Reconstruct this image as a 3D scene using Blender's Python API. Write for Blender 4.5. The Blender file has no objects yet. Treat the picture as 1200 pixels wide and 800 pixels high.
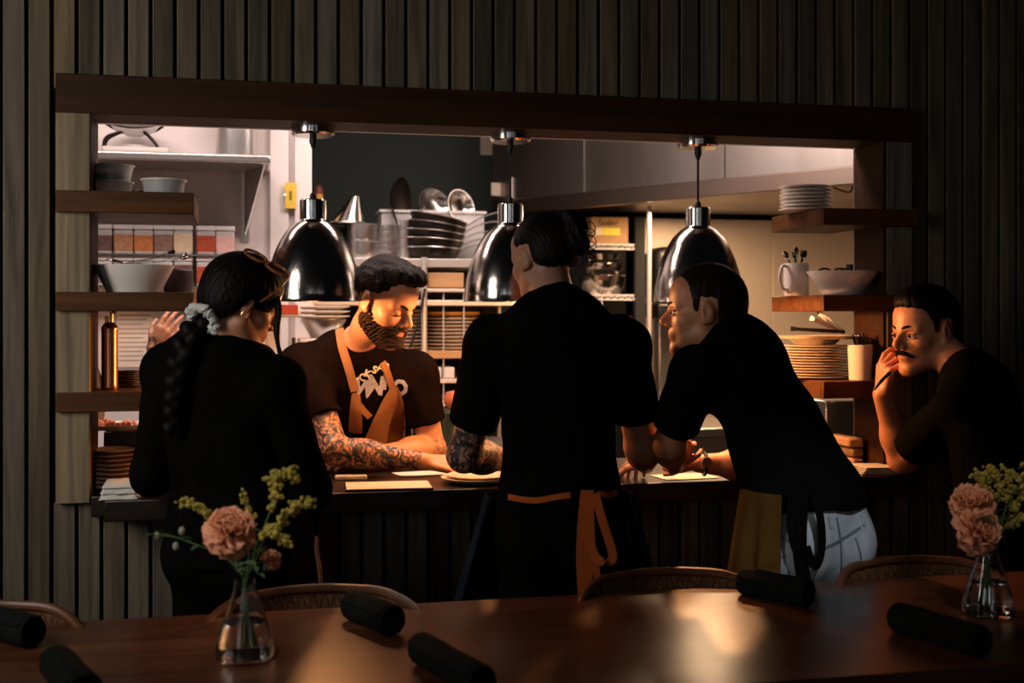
import bpy, bmesh, math, random
import numpy as np
from mathutils import Vector, Matrix, Euler
random.seed(7)
rng = np.random.default_rng(7)
SC = bpy.context.scene
COL = SC.collection
# ---------------------------------------------------------------- camera
F_PX, YAW, EYE, HOR = 1400.0, math.radians(12.64), 1.5, 369.0
cam_d = bpy.data.cameras.new('camera'); cam = bpy.data.objects.new('camera', cam_d); COL.objects.link(cam)
cam_d.sensor_width = 36.0; cam_d.lens = F_PX / 1200 * 36
cam.location = (0, 0, EYE); cam.rotation_euler = (math.pi/2, 0, -YAW)
cam_d.shift_y = -(400 - HOR) / 1200
cam_d.clip_start = 0.05
cam_d.dof.use_dof = True; cam_d.dof.focus_distance = 3.75; cam_d.dof.aperture_fstop = 2.4
SC.camera = cam
# ---------------------------------------------------------------- world, exposure
SC.view_settings.view_transform = 'Standard'; SC.view_settings.look = 'None'
SC.view_settings.exposure = 0.0; SC.view_settings.gamma = 1.0; SC.view_settings.use_curve_mapping = False
w = bpy.data.worlds.new('world'); SC.world = w; w.use_nodes = True
w.node_tree.nodes['Background'].inputs[0].default_value = (0.55, 0.62, 0.75, 1)
w.node_tree.nodes['Background'].inputs[1].default_value = 0.004
# ---------------------------------------------------------------- big lights
def area(name, loc, aim, sx, sy, power, col, spread=180):
    l = bpy.data.lights.new(name, 'AREA'); l.shape = 'RECTANGLE'; l.size = sx; l.size_y = sy
    l.energy = power; l.color = col; l.spread = math.radians(spread)
    o = bpy.data.objects.new(name, l); COL.objects.link(o); o.location = loc
    o.rotation_euler = (Vector(aim) - Vector(loc)).to_track_quat('-Z', 'Y').to_euler()
    return o
area('unseen_dining_light', (-1.8, 2.2, 2.1), (-0.5, 3.85, 1.45), 0.6, 1.3, 13, (1.0, 0.94, 0.86), 130)  # unseen light added for the falloff along the plank wall, no window here
area('unseen_dining_light', (-2.6, -2.6, 2.2), (0.2, 3.0, 1.3), 0.34, 2.2, 6.0, (0.92, 0.96, 1.0))  # unseen strips for windows behind the viewer, added for streaks on the lamps
area('unseen_dining_light', (-0.9, -3.2, 2.2), (0.2, 3.0, 1.3), 0.20, 2.2, 3.0, (0.92, 0.96, 1.0))
area('unseen_dining_light', (1.9, -3.0, 2.2), (0.6, 3.0, 1.3), 0.16, 2.2, 1.6, (1.0, 0.93, 0.85))
area('unseen_dining_light', (-1.75, -2.9, 2.2), (0.2, 3.0, 1.3), 0.08, 2.2, 0.9, (1.0, 0.96, 0.9))  # two more thin unseen strips, added for lamp streaks
area('unseen_dining_light', (0.5, -3.3, 2.2), (0.4, 3.0, 1.3), 0.08, 2.2, 0.9, (1.0, 0.96, 0.9))
area('kitchen_ceiling_light', (-0.35, 4.32, 2.9), (-0.35, 4.75, 0.6), 1.5, 0.45, 36, (1.0, 0.80, 0.73))
area('kitchen_ceiling_light', (1.1, 4.5, 2.9), (1.4, 5.2, 0.8), 1.2, 0.4, 32, (1.0, 0.78, 0.69))
area('hood_light', (2.35, 5.75, 2.035), (2.35, 5.8, 0), 0.6, 0.3, 32, (1.0, 0.64, 0.36))
def added_spot(loc, aim, power, col, cone, blend=.7):  # unseen spots added to brighten the jeans and the two bouquets
    l = bpy.data.lights.new('added_spot_light', 'SPOT'); l.energy = power; l.color = col; l.spot_size = math.radians(cone); l.spot_blend = blend; l.shadow_soft_size = .05
    o = bpy.data.objects.new('added_spot_light', l); COL.objects.link(o); o.location = loc
    o.rotation_euler = (Vector(aim) - Vector(loc)).to_track_quat('-Z', 'Y').to_euler()
added_spot((1.25, 0.9, 2.9), (1.60, 3.22, 0.84), 110, (0.92, 0.96, 1.0), 11)
added_spot((-0.7, 1.3, 2.9), (0.00, 2.66, 0.93), 62, (1.0, 0.94, 0.86), 13)
added_spot((1.0, 1.2, 2.9), (1.80, 2.68, 0.95), 34, (1.0, 0.92, 0.82), 11)
LAMP_W, LAMP_COL = 19.0, (1.0, 0.43, 0.15)

# ---------------------------------------------------------------- helpers
CA, SA = math.cos(YAW), math.sin(YAW)
def ray(px, py):
    u, v = (px - 600) / F_PX, (HOR - py) / F_PX
    return Vector((SA + u*CA, CA - u*SA, v))
def at(px, py, t): return Vector((0, 0, EYE)) + ray(px, py) * t         # t = distance along the viewing axis
def atY(px, py, Y):
    r = ray(px, py); return Vector((0, 0, EYE)) + r * (Y / r.y)
def atZ(px, py, Z):
    r = ray(px, py); return Vector((0, 0, EYE)) + r * ((Z - EYE) / r.z)
def tY(px, Y): return Y / ray(px, HOR).y
def lin(c):
    if isinstance(c, str): c = tuple(int(c[i:i+2], 16) for i in (0, 2, 4))
    return tuple((x/255/12.92 if x/255 <= .04045 else ((x/255+.055)/1.055)**2.4) for x in c)
def mat(name, col, rough=.5, metal=0.0, noise=None, bump=None, **kw):
    """procedural surface: base colour with an optional noise mottling (scale, second colour) and bump (scale, strength)"""
    m = bpy.data.materials.new(name); m.use_nodes = True
    nt = m.node_tree; b = nt.nodes['Principled BSDF']
    col = lin(col) if (isinstance(col, str) or max(col) > 1.0) else col
    b.inputs['Base Color'].default_value = (*col, 1)
    b.inputs['Roughness'].default_value = rough; b.inputs['Metallic'].default_value = metal
    for k, v in kw.items():
        b.inputs[k].default_value = v
    tc = None
    def coords(stretch):
        nonlocal tc
        if tc is None: tc = nt.nodes.new('ShaderNodeTexCoord')
        mp = nt.nodes.new('ShaderNodeMapping'); mp.inputs['Scale'].default_value = stretch
        nt.links.new(tc.outputs['Object'], mp.inputs['Vector']); return mp.outputs[0]
    if noise:
        sc, c2 = noise[0], noise[1]; st = noise[2] if len(noise) > 2 else (1, 1, 1)
        c2 = lin(c2) if (isinstance(c2, str) or max(c2) > 1.0) else c2
        n = nt.nodes.new('ShaderNodeTexNoise'); n.inputs['Scale'].default_value = sc; n.inputs['Detail'].default_value = 5
        nt.links.new(coords(st), n.inputs['Vector'])
        r = nt.nodes.new('ShaderNodeValToRGB'); r.color_ramp.elements[0].position = .35; r.color_ramp.elements[1].position = .68
        r.color_ramp.elements[0].color = (*col, 1); r.color_ramp.elements[1].color = (*c2, 1)
        nt.links.new(n.outputs['Fac'], r.inputs['Fac']); nt.links.new(r.outputs[0], b.inputs['Base Color'])
    if bump:
        n = nt.nodes.new('ShaderNodeTexNoise'); n.inputs['Scale'].default_value = bump[0]; n.inputs['Detail'].default_value = 4
        nt.links.new(coords(bump[2] if len(bump) > 2 else (1, 1, 1)), n.inputs['Vector'])
        bp = nt.nodes.new('ShaderNodeBump'); bp.inputs['Strength'].default_value = bump[1]; bp.inputs['Distance'].default_value = .004
        nt.links.new(n.outputs['Fac'], bp.inputs['Height']); nt.links.new(bp.outputs[0], b.inputs['Normal'])
    return m
def wood(name, c1, c2, rough=.6, grain=(30, 30, 2.0), island=0.0, scale=1.0):
    """wood with grain along z (grain scale per axis); island>0 varies brightness and hue per separate board"""
    m = bpy.data.materials.new(name); m.use_nodes = True; nt = m.node_tree; b = nt.nodes['Principled BSDF']
    N, L = nt.nodes.new, nt.links.new
    tc = N('ShaderNodeTexCoord'); geo = N('ShaderNodeNewGeometry')
    mp = N('ShaderNodeMapping'); mp.inputs['Scale'].default_value = grain
    L(tc.outputs['Object'], mp.inputs['Vector'])
    off = N('ShaderNodeVectorMath'); off.operation = 'ADD'
    mul = N('ShaderNodeMath'); mul.operation = 'MULTIPLY'; mul.inputs[1].default_value = 50.0 if island else 0.0
    L(geo.outputs['Random Per Island'], mul.inputs[0])
    L(mp.outputs[0], off.inputs[0]); L(mul.outputs[0], off.inputs[1])
    n = N('ShaderNodeTexNoise'); n.inputs['Scale'].default_value = scale; n.inputs['Detail'].default_value = 8; n.inputs['Distortion'].default_value = .6
    L(off.outputs[0], n.inputs['Vector'])
    r = N('ShaderNodeValToRGB'); r.color_ramp.elements[0].position = .3; r.color_ramp.elements[1].position = .72
    r.color_ramp.elements[0].color = (*lin(c1), 1); r.color_ramp.elements[1].color = (*lin(c2), 1)
    L(n.outputs['Fac'], r.inputs['Fac'])
    out = r.outputs[0]
    if island:
        hs = N('ShaderNodeHueSaturation')
        mr = N('ShaderNodeMapRange'); mr.inputs['To Min'].default_value = 1 - island; mr.inputs['To Max'].default_value = 1 + island
        L(geo.outputs['Random Per Island'], mr.inputs['Value']); L(mr.outputs[0], hs.inputs['Value'])
        wn = N('ShaderNodeTexWhiteNoise'); wn.noise_dimensions = '1D'; L(geo.outputs['Random Per Island'], wn.inputs['W'])
        ms = N('ShaderNodeMapRange'); ms.inputs['To Min'].default_value = .55; ms.inputs['To Max'].default_value = 1.1
        L(wn.outputs['Value'], ms.inputs['Value']); L(ms.outputs[0], hs.inputs['Saturation'])
        L(out, hs.inputs['Color']); out = hs.outputs[0]
    L(out, b.inputs['Base Color'])
    bp = N('ShaderNodeBump'); bp.inputs['Strength'].default_value = .25; bp.inputs['Distance'].default_value = .003
    L(n.outputs['Fac'], bp.inputs['Height']); L(bp.outputs[0], b.inputs['Normal'])
    b.inputs['Roughness'].default_value = rough
    if rough > .45: b.inputs['Specular IOR Level'].default_value = .18
    return m

class MB:
    """collects shapes and links them as ONE mesh object"""
    def __init__(s): s.v, s.f = [], []
    def add(s, v, f, M=None):
        n = len(s.v)
        s.v += [tuple(M @ Vector(p)) if M is not None else tuple(p) for p in v]
        s.f += [tuple(i + n for i in q) for q in f]; return s
    def box(s, c, size, rot=None, taper=1.0):
        x, y, z = (a/2 for a in size); t = taper
        v = [(-x,-y,-z),(x,-y,-z),(x,y,-z),(-x,y,-z),(-x*t,-y*t,z),(x*t,-y*t,z),(x*t,y*t,z),(-x*t,y*t,z)]
        M = Matrix.Translation(c) @ (Euler(rot).to_matrix().to_4x4() if rot else Matrix())
        return s.add(v, [(0,3,2,1),(4,5,6,7),(0,1,5,4),(1,2,6,5),(2,3,7,6),(3,0,4,7)], M)
    def span(s, lo, hi): return s.box([(a+b)/2 for a, b in zip(lo, hi)], [abs(b-a) for a, b in zip(lo, hi)])
    def lathe(s, prof, c=(0,0,0), seg=40, M=None, rmod=None, close=False):
        v, f = [], []; n = len(prof)
        for i in range(seg):
            a = 2*math.pi*i/seg
            for j, (r, z) in enumerate(prof):
                k = rmod(a, z) if rmod else 1
                v.append((r*k*math.cos(a), r*k*math.sin(a), z))
        for i in range(seg):
            i2 = (i+1) % seg
            for j in range(n-1 if not close else n):
                j2 = (j+1) % n
                f.append((i*n+j, i2*n+j, i2*n+j2, i*n+j2))
        if not close:
            if prof[0][0] > 1e-6: f.append(tuple(i*n for i in range(seg))[::-1])
            if prof[-1][0] > 1e-6: f.append(tuple(i*n+n-1 for i in range(seg)))
        T = Matrix.Translation(c)
        return s.add(v, f, T @ M if M is not None else T)
    def cyl(s, c, r, h, seg=28, M=None, r2=None): return s.lathe([(r, 0), (r if r2 is None else r2, h)], c, seg, M)
    def tube(s, pts, r, seg=8, flat=None, cyclic=False):
        """round tube along points; r number or list; flat=(vector, k): squash"""
        pts = [Vector(p) for p in pts]; n = len(pts)
        rr = list(r) if hasattr(r, '__len__') else [r]*n
        v, f = [], []; up = None
        for i, p in enumerate(pts):
            a, b = pts[(i-1) % n if cyclic else max(i-1, 0)], pts[(i+1) % n if cyclic else min(i+1, n-1)]
            d = (b-a); d = d.normalized() if d.length > 1e-9 else Vector((0,0,1))
            if up is None: up = Vector((0,0,1)) if abs(d.z) < .9 else Vector((1,0,0))
            x = d.cross(up); x = x.normalized() if x.length > 1e-6 else d.orthogonal().normalized(); up = x.cross(d).normalized()
            for k in range(seg):
                t = 2*math.pi*k/seg
                o = x*math.cos(t)*rr[i] + up*math.sin(t)*rr[i]
                if flat: o -= Vector(flat[0]) * o.dot(Vector(flat[0])) * (1-flat[1])
                v.append(p + o)
        for i in range(n if cyclic else n-1):
            i2 = (i+1) % n
            for k in range(seg):
                k2 = (k+1) % seg; f.append((i*seg+k, i*seg+k2, i2*seg+k2, i2*seg+k))
        if not cyclic:
            f.append(tuple(range(seg))[::-1]); f.append(tuple((n-1)*seg+k for k in range(seg)))
        return s.add(v, f)
    def ribbon(s, pts, width, thick, side):
        """flat band: width along 'side' (vector or list of vectors), thickness across"""
        pts = [Vector(p) for p in pts]; n = len(pts); v, f = [], []
        ws = list(width) if hasattr(width, '__len__') else [width]*n
        for i, p in enumerate(pts):
            d = (pts[min(i+1, n-1)] - pts[max(i-1, 0)]).normalized()
            sd = Vector(side[i] if isinstance(side, list) else side); sd = (sd - d*sd.dot(d)).normalized(); nn = d.cross(sd)
            for a, b in ((-1,-1),(1,-1),(1,1),(-1,1)): v.append(p + sd*a*ws[i]/2 + nn*b*thick/2)
        for i in range(n-1):
            for k in range(4):
                k2 = (k+1) % 4; f.append((i*4+k, i*4+k2, i*4+4+k2, i*4+4+k))
        f.append((3,2,1,0)); f.append(tuple(4*(n-1)+k for k in range(4)))
        return s.add(v, f)
    def ball(s, c, r, seg=14, rings=9, M=None):
        r = (r, r, r) if not hasattr(r, '__len__') else r
        v = [(0,0,-r[2])]; f = []
        for j in range(1, rings):
            t = -math.pi/2 + math.pi*j/rings
            for i in range(seg):
                a = 2*math.pi*i/seg; v.append((r[0]*math.cos(t)*math.cos(a), r[1]*math.cos(t)*math.sin(a), r[2]*math.sin(t)))
        v.append((0,0,r[2])); e = len(v)-1
        for i in range(seg):
            i2 = (i+1) % seg; f.append((0, 1+i2, 1+i)); f.append((e, e-seg+i, e-seg+i2))
            for j in range(rings-2): f.append((1+j*seg+i, 1+j*seg+i2, 1+(j+1)*seg+i2, 1+(j+1)*seg+i))
        T = Matrix.Translation(c); return s.add(v, f, T @ M if M is not None else T)
    def prism(s, poly, y0, y1, M=None):
        """polygon in (x,z) extruded along y"""
        n = len(poly); v = [(x, y0, z) for x, z in poly] + [(x, y1, z) for x, z in poly]
        f = [tuple(range(n)), tuple(range(n, 2*n))[::-1]] + [(i, i+n, (i+1) % n+n, (i+1) % n) for i in range(n)]
        return s.add(v, f, M)
    def build(s, name, m=None, parent=None, origin=None, smooth=True, bevel=0, angle=35, seg=2):
        me = bpy.data.meshes.new(name); o0 = Vector(origin) if origin is not None else Vector((0,0,0))
        me.from_pydata([tuple(Vector(p) - o0) for p in s.v], [], s.f); me.update()
        if smooth:
            me.shade_smooth(); me.set_sharp_from_angle(angle=math.radians(angle))
        if m: me.materials.append(m)
        o = bpy.data.objects.new(name, me); COL.objects.link(o)
        if origin is not None: o.location = o0
        if parent is not None: o.parent = parent
        if bevel:
            b = o.modifiers.new('bevel', 'BEVEL'); b.width = bevel; b.segments = seg; b.limit_method = 'ANGLE'
        return o
def tag(o, label, cat, group=None, kind=None):
    o['label'] = label; o['category'] = cat
    if group: o['group'] = group
    if kind: o['kind'] = kind
    return o
def thing(name, loc, label, cat, group=None, rz=0.0):
    o = bpy.data.objects.new(name, None); COL.objects.link(o); o.location = loc; o.rotation_euler = (0, 0, rz)
    o.empty_display_size = .05
    return tag(o, label, cat, group)
def struct(o): o['kind'] = 'structure'; return o
def copy_tree(o, parent=None):
    c = o.copy(); COL.objects.link(c)
    if parent is not None: c.parent = parent
    for ch in list(o.children): copy_tree(ch, c)
    return c
def moved(o, loc, label, rz=None, scale=None):
    c = copy_tree(o); c.location = loc; c['label'] = label
    if rz is not None: c.rotation_euler = (0, 0, rz)
    if scale: c.scale = (scale,)*3
    return c
def smooth_path(pts, n=6):
    """Catmull-Rom through points"""
    P = [Vector(p) for p in pts]; out = []
    for i in range(len(P)-1):
        p0, p1, p2, p3 = P[max(i-1,0)], P[i], P[i+1], P[min(i+2, len(P)-1)]
        for k in range(n):
            t = k/n; out.append(.5*((2*p1)+(p2-p0)*t+(2*p0-5*p1+4*p2-p3)*t*t+(3*p1-p0-3*p2+p3)*t**3))
    out.append(P[-1]); return out

# ---------------------------------------------------------------- materials
M = {}
M['plank'] = wood('weathered_plank', '453c30', '796a54', .75, (26, 26, 1.6), .40)
M['pillar'] = wood('grey_wood', '685b49', '9a886c', .75, (40, 40, 1.8))
M['dark_wood'] = wood('brown_beam', '2a1608', '42250f', .6, (1.5, 30, 30))
M['black'] = mat('black_back', (.004, .004, .004), .9)
M['table_wood'] = wood('table_wood', '4a2819', '6c4029', .34, (1.6, 16, 16))
M['table_wood'].node_tree.nodes['Principled BSDF'].inputs['Coat Weight'].default_value = .45
M['table_wood'].node_tree.nodes['Principled BSDF'].inputs['Coat Roughness'].default_value = .30
M['counter'] = mat('dark_counter', '1a120c', .32, noise=(9, '2a1c12', (1, 6, 6)))
M['steel'] = mat('brushed_steel', (.62, .60, .58), .30, 1.0, bump=(60, .12, (1, 1, 14)))
M['hood_steel'] = mat('hood_steel', (.50, .46, .43), .36, 1.0, noise=(3, (.34, .29, .26), (1, 1, .2)), bump=(14, .05, (6, 6, .6)))
M['chrome'] = mat('polished_steel', (.72, .70, .67), .16, 1.0, bump=(8, .04, (20, 20, 1)))
M['white_wall'] = mat('white_wall', 'cfc6c4', .6, noise=(2, 'c2b8b6'))
M['white_trim'] = mat('white_trim', 'd9d2cf', .5)
M['green_wall'] = mat('green_wall', '24352f', .6, noise=(1.3, '2a3b34'))
M['kfloor'] = mat('kitchen_floor', '3a2a24', .6, noise=(6, '2c201c'))
M['dfloor'] = mat('dining_floor', '2a2019', .6, noise=(4, '1c1510'))
M['kceil'] = mat('kitchen_ceiling', 'b8aca8', .8)
M['lip_steel'] = mat('lip_steel', (.30, .23, .19), .34, 1.0)  # hood steel with a warm dark reflection put into its colour
M['rack_steel'] = mat('rack_steel', (.62, .57, .52), .38, .55)
M['steel_wall'] = mat('steel_panel_wall', (.60, .50, .41), .5, .5, noise=(2.2, (.52, .43, .35)), bump=(20, .05, (6, 1, 1)))
M['ceramic'] = mat('white_ceramic', 'e6ddd2', .22)
M['stoneware'] = mat('beige_stoneware', 'd8c6b1', .35, noise=(14, 'c9b49c'))
M['clay'] = mat('brown_stoneware', '9a7355', .4, noise=(14, '84603f'))
M['darkplate'] = mat('dark_plate', '463229', .35)
M['paper'] = mat('white_paper', 'd8c9b9', .8)
M['plastic'] = mat('clear_plastic', 'f4f0ee', .45, **{'Transmission Weight': .55, 'Subsurface Weight': .4, 'Subsurface Scale': .02, 'Subsurface Radius': (1, .95, .9)})
M['black_plastic'] = mat('black_plastic', '0e0d0c', .4)
M['brass'] = mat('brass', (.80, .52, .22), .28, 1.0)
M['copper'] = mat('copper', (.64, .27, .15), .25, 1.0)
M['iron'] = mat('black_iron_pan', '1d1a18', .38, .6, noise=(20, '2c241d'))
M['cloth_white'] = mat('white_cloth', 'dcd6cf', .9, bump=(90, .4))
M['board'] = wood('tan_board', 'a97f57', 'c79d72', .55, (2, 20, 20))
M['rubber'] = mat('black_rubber', '0b0b0b', .5)
def glass(name, col=(1, 1, 1), rough=.02, ior=1.45):
    return mat(name, col, rough, **{'Transmission Weight': 1.0, 'IOR': ior})
M['glass'] = glass('clear_glass')
M['water'] = glass('vase_water', (.97, .98, .96), 0.0, 1.33)
M['bulb'] = mat('lamp_bulb', (1, .5, .2), .3, **{'Emission Color': (1, .52, .2, 1), 'Emission Strength': 12.0})
# ================================================================ the setting
YW, YF, YB, ZTOP = 3.85, 3.82, 4.03, 2.112       # plank face, frame face, kitchen side of the pass wall, top of the opening
XL0, XL1 = atY(65, 300, YF).x, atY(105, 300, YF).x
XR0 = atY(1040, 300, YF).x; XR1 = atY(1069, 300, YF).x
ZC = 0.95                                          # counter top
pitch, gapw, x0 = .0722, .011, -.6426
mb = MB()
for k in range(-30, 64):
    xa, xb = x0 + k*pitch + gapw/2, x0 + (k+1)*pitch - gapw/2
    mid = (xa+xb)/2
    dy = random.uniform(-.002, .002)
    if XL0 < mid < XR1:
        if mid < XL1: segs = [(0, .93), (2.19, 3.3)]
        else: segs = [(0, .884), (2.19, 3.3)]
    else: segs = [(0, 3.3)]
    for za, zb in segs: mb.span((xa, YW+dy, za), (xb, YW+.022, zb))
wf = struct(mb.build('wall_front', M['plank'], bevel=.0025, seg=1))
mb = MB()                                          # the wall behind the planks, with the pass opening cut in it
xa, xb = -2.9, 4.1
mb.span((xa, YW+.022, 0), (XL1, YB, 3.3)); mb.span((XR0, YW+.022, 0), (xb, YB, 3.3))
mb.span((XL1, YW+.022, ZTOP+.012), (XR0, YB-.03, 3.3)); mb.span((XL1, YW+.022, 0), (XR0, YB, .884))
mb.build('wall_core', M['black'], wf)
tr = MB().span((XL0, YF, ZTOP), (XR1, YB-.02, atY(65, 85, YF).z)).build('trim_1', M['dark_wood'], bevel=.003); struct(tr)
MB().span((XL1, YB-.02, ZTOP), (XR0, YB, ZTOP+.03)).build('soffit_edge', M['white_trim'], tr)
tr = MB().span((XL0, YF, atY(80, 590, YF).z), (XL1, YW, ZTOP)).build('trim_2', M['pillar'], bevel=.002); struct(tr)
MB().span((XL1-.012, YW, ZC), (XL1+.001, YB, ZTOP)).build('jamb', M['dark_wood'], tr)
tr = MB().span((XR0, YF, ZC+.001), (XR1, YW, ZTOP)).build('trim_3', M['plank'], bevel=.002); struct(tr)
MB().span((XR0-.012, YF+.008, ZC), (XR0, YB, ZTOP)).build('jamb', M['dark_wood'], tr)
MB().span((XR0-.013, YB, ZC), (XR0+.01, YB+.008, ZTOP)).build('jamb_edge', M['steel'], tr)
# floors, ceilings, remaining walls
struct(MB().span((-4.2, -2.5, -.05), (4.2, YB, 0)).build('floor', M['dfloor']))
struct(MB().span((-2.9, YB, -.05), (4.2, 7.6, 0)).build('floor_kitchen', M['kfloor']))
struct(MB().span((-2.9, YB, 3.3), (4.2, 7.6, 3.35)).build('ceiling', M['kceil']))
YBK = 5.32                                         # white kitchen wall on the left
XWE = atY(366, 200, YBK).x
struct(MB().span((-2.0, YBK, 0), (XWE, YBK+.12, 3.3)).build('wall_back', M['white_wall']))
t4 = struct(MB().span((atY(316, 200, YBK).x, YBK-.02, 0), (atY(338, 200, YBK).x, YBK, 3.3)).span((atY(345, 200, YBK).x, YBK-.03, 0), (XWE, YBK, 3.3)).build('trim_4', M['white_trim'], bevel=.004))
struct(MB().span((-2.0, 7.35, 0), (4.0, 7.45, 3.3)).build('wall_green', M['green_wall']))
struct(MB().span((-2.05, YB, 0), (-2.0, 7.45, 3.3)).build('wall_left', M['white_wall']))
struct(MB().span((4.0, YB, 0), (4.05, 7.45, 3.3)).build('wall_right', M['steel_wall']))
YS = 6.45                                          # steel wall under the hood
xs0 = atY(746, 300, YS).x
sw = MB()
xs = xs0
while xs < 4.0:
    sw.span((xs, YS, 0), (min(xs+.83, 4.0)-.004, YS+.02, 2.05)); xs += .83
swo = struct(sw.build('wall_steel', M['steel_wall'], bevel=.002))
MB().span((xs0+.002, YS+.02, 0), (4.0, YS+.06, 2.05)).build('seam_backing', M['white_trim'], swo)
# extraction hood: oblique front face, lip, underside
ha, hb = Vector((1.34, 6.46)), Vector((2.62, 4.41))
d = (hb-ha).normalized(); nrm = Vector((-d.y, d.x)); nrm = nrm if nrm.y > 0 else -nrm
hood = thing('extraction_hood', (ha.x, ha.y, 2.05), 'large brushed steel extraction hood over the cooking line, upper right of the pass', 'hood')
def hoodmesh(name, m, lo, hi, off0, off1, bev=.004):
    v = []
    for z in (lo, hi):
        for p, o in ((ha, off0), (hb, off0), (hb, off1), (ha, off1)):
            q = p + nrm*o; v.append((q.x-ha.x, q.y-ha.y, z-2.05))
    b = MB().add(v, [(3,2,1,0),(4,5,6,7),(0,1,5,4),(1,2,6,5),(2,3,7,6),(3,0,4,7)])
    return b.build(name, m, hood, bevel=bev)
hoodmesh('front_panel', M['hood_steel'], 2.125, 3.29, .0, .03)
hoodmesh('lower_lip', M['lip_steel'], 2.05, 2.127, -.015, .03)
b = MB(); 
for z in (2.075,):
    pts = [ha + nrm*.03, hb + nrm*.03, Vector((4.0, 4.41)), Vector((4.0, 6.44)), Vector((1.5, 6.44))]
    n = len(pts); v = [(p.x-ha.x, p.y-ha.y, 0.03) for p in pts] + [(p.x-ha.x, p.y-ha.y, .06) for p in pts]
    b.add(v, [tuple(range(n))[::-1], tuple(range(n, 2*n))] + [(i, (i+1) % n, (i+1) % n+n, i+n) for i in range(n)])
b.build('underside', M['hood_steel'], hood)
for u in (.28, .64):                               # seams of the face
    p = ha.lerp(hb, u) - nrm*.002
    MB().span((p.x-ha.x-.002, p.y-ha.y-.002, .08), (p.x-ha.x+.002, p.y-ha.y+.002, .7)).build('seam', M['steel'], hood)
# ================================================================ pass counter and its heat lamps
YC = 3.716
XC0, XC1 = atY(122, 590, YC).x, atY(1075, 566, YC).x
mb = MB(); pl = [(XC0, YC), (XC1, YC), (XC1, YF-.002), (XR0-.016, YF-.002), (XR0-.016, 4.40), (XL1+.004, 4.40), (XL1+.004, YF-.002), (XC0, YF-.002)]
n = len(pl); mb.add([(x, y, .886) for x, y in pl] + [(x, y, ZC) for x, y in pl], [tuple(range(n))[::-1], tuple(range(n, 2*n))] + [(i, (i+1) % n, (i+1) % n+n, i+n) for i in range(n)])
ctr = tag(mb.build('pass_counter', M['counter'], bevel=.004), 'long dark brown wooden counter running through the kitchen pass', 'counter')
MB().span((XL1+.03, 4.05, 0), (XR0-.05, 4.09, .886)).build('support_panel', M['black'], ctr)

def make_lamp(px, label, k=1.0):
    p = atY(px, 140, 3.93)
    t = thing('heat_lamp', (p.x, 3.93, ZTOP), label, 'lamp', 'heat lamps over the pass')
    b = MB().lathe([(0,0),(.070,0),(.070,-.024),(.064,-.031),(0,-.031)], seg=40); b.build('canopy', M['chrome'], t)
    zr = 1.545 - ZTOP                               # rim below the soffit
    zt = zr + .262
    c = MB().lathe([(.011,-.031),(.013,-.05),(.008,-.062),(.006,-.07)], seg=14)
    c.tube([(0,0,-.06),(0,0,zt+.068)], .0042, 8).lathe([(.006, zt+.09),(.011, zt+.082),(.011, zt+.064)], seg=14)
    c.build('cord', M['rubber'], t)
    nk = MB().lathe([(0, zt+.068),(.040, zt+.068),(.043, zt+.064),(.043, zt+.002),(.047, zt-.002),(.047, zt-.006),(0, zt-.006)], seg=40)
    nk.build('socket_cap', M['chrome'], t)
    out = [(.046,.262),(.064,.250),(.088,.224),(.108,.192),(.126,.154),(.140,.112),(.150,.066),(.1555,.024),(.157,.004),(.159,.0)]
    inn = [(r-.004, z) for r, z in out[::-1][1:]]
    sh = MB().lathe([(r, z+zr) for r, z in out] + [(r, max(z, .003)+zr) for r, z in inn], seg=64, close=False)
    s = sh.build('shade', M['shade'], t, angle=50)
    bl = MB().lathe([(0,-.045),(.03,-.04),(.043,-.02),(.045,.0),(.036,.03),(.02,.06),(.016,.1),(0,.1)], (0,0,zr+.072), 24).build('bulb', M['bulb'], t)
    l = bpy.data.lights.new('lamp_glow', 'POINT'); l.energy = LAMP_W*k; l.color = LAMP_COL; l.shadow_soft_size = .018
    o = bpy.data.objects.new('lamp_glow', l); COL.objects.link(o); o.parent = t; o.location = (0, 0, zr-.008)
    return t
M['shade'] = mat('lamp_shade_steel', (.60, .56, .52), .14, 1.0, bump=(10, .10, (26, 26, .6)))
make_lamp(367, 'brushed steel dome heat lamp hanging on a black cord, leftmost of the three', .42)
make_lamp(598, 'brushed steel dome heat lamp hanging partly behind the dark hair bun, middle of the three', .9)
make_lamp(818, 'brushed steel dome heat lamp hanging before the steel wall, rightmost of the three', 1.6)

# ================================================================ shelves in the pass
YS0, YS1 = 3.80, 4.215
ORD = ['topmost', 'second from the top', 'third from the top', 'fourth from the top', 'fifth from the top', 'sixth from the top', 'seventh from the top', 'eighth from the top', 'ninth from the top', 'tenth from the top', 'eleventh from the top', 'twelfth from the top', 'thirteenth from the top', 'fourteenth from the top', 'fifteenth from the top']
def shelf(x0p, x1p, yt, yb, label):
    xa, xb = atY(x0p, yt, YS0).x, atY(x1p, yt, YS0).x
    zt, zb = atY((x0p+x1p)/2, yt, YS0).z, atY((x0p+x1p)/2, yb, YS0).z
    b = MB()
    # front rail runs over the frame board, body goes back through the opening
    if x0p < 300: b.span((xa, YS0, zb), (xb, YF-.001, zt)).span((XL1+.003, YF-.001, zb), (xb, YS1, zt))
    else: b.span((xa, YS0, zb), (xb, YF-.001, zt)).span((xa, YF-.001, zb), (XR0-.016, YS1, zt))
    o = b.build('wooden_shelf', M['shelf_wood'], bevel=.003)
    tag(o, label, 'shelf', 'thick wooden shelves in the pass'); return zt
M['shelf_wood'] = wood('shelf_wood', '43250f', '603b1b', .5, (1.5, 30, 30))
ZS1 = shelf(65, 227, 224, 249.5, 'thick brown wooden shelf at left carrying plastic tubs')
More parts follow.
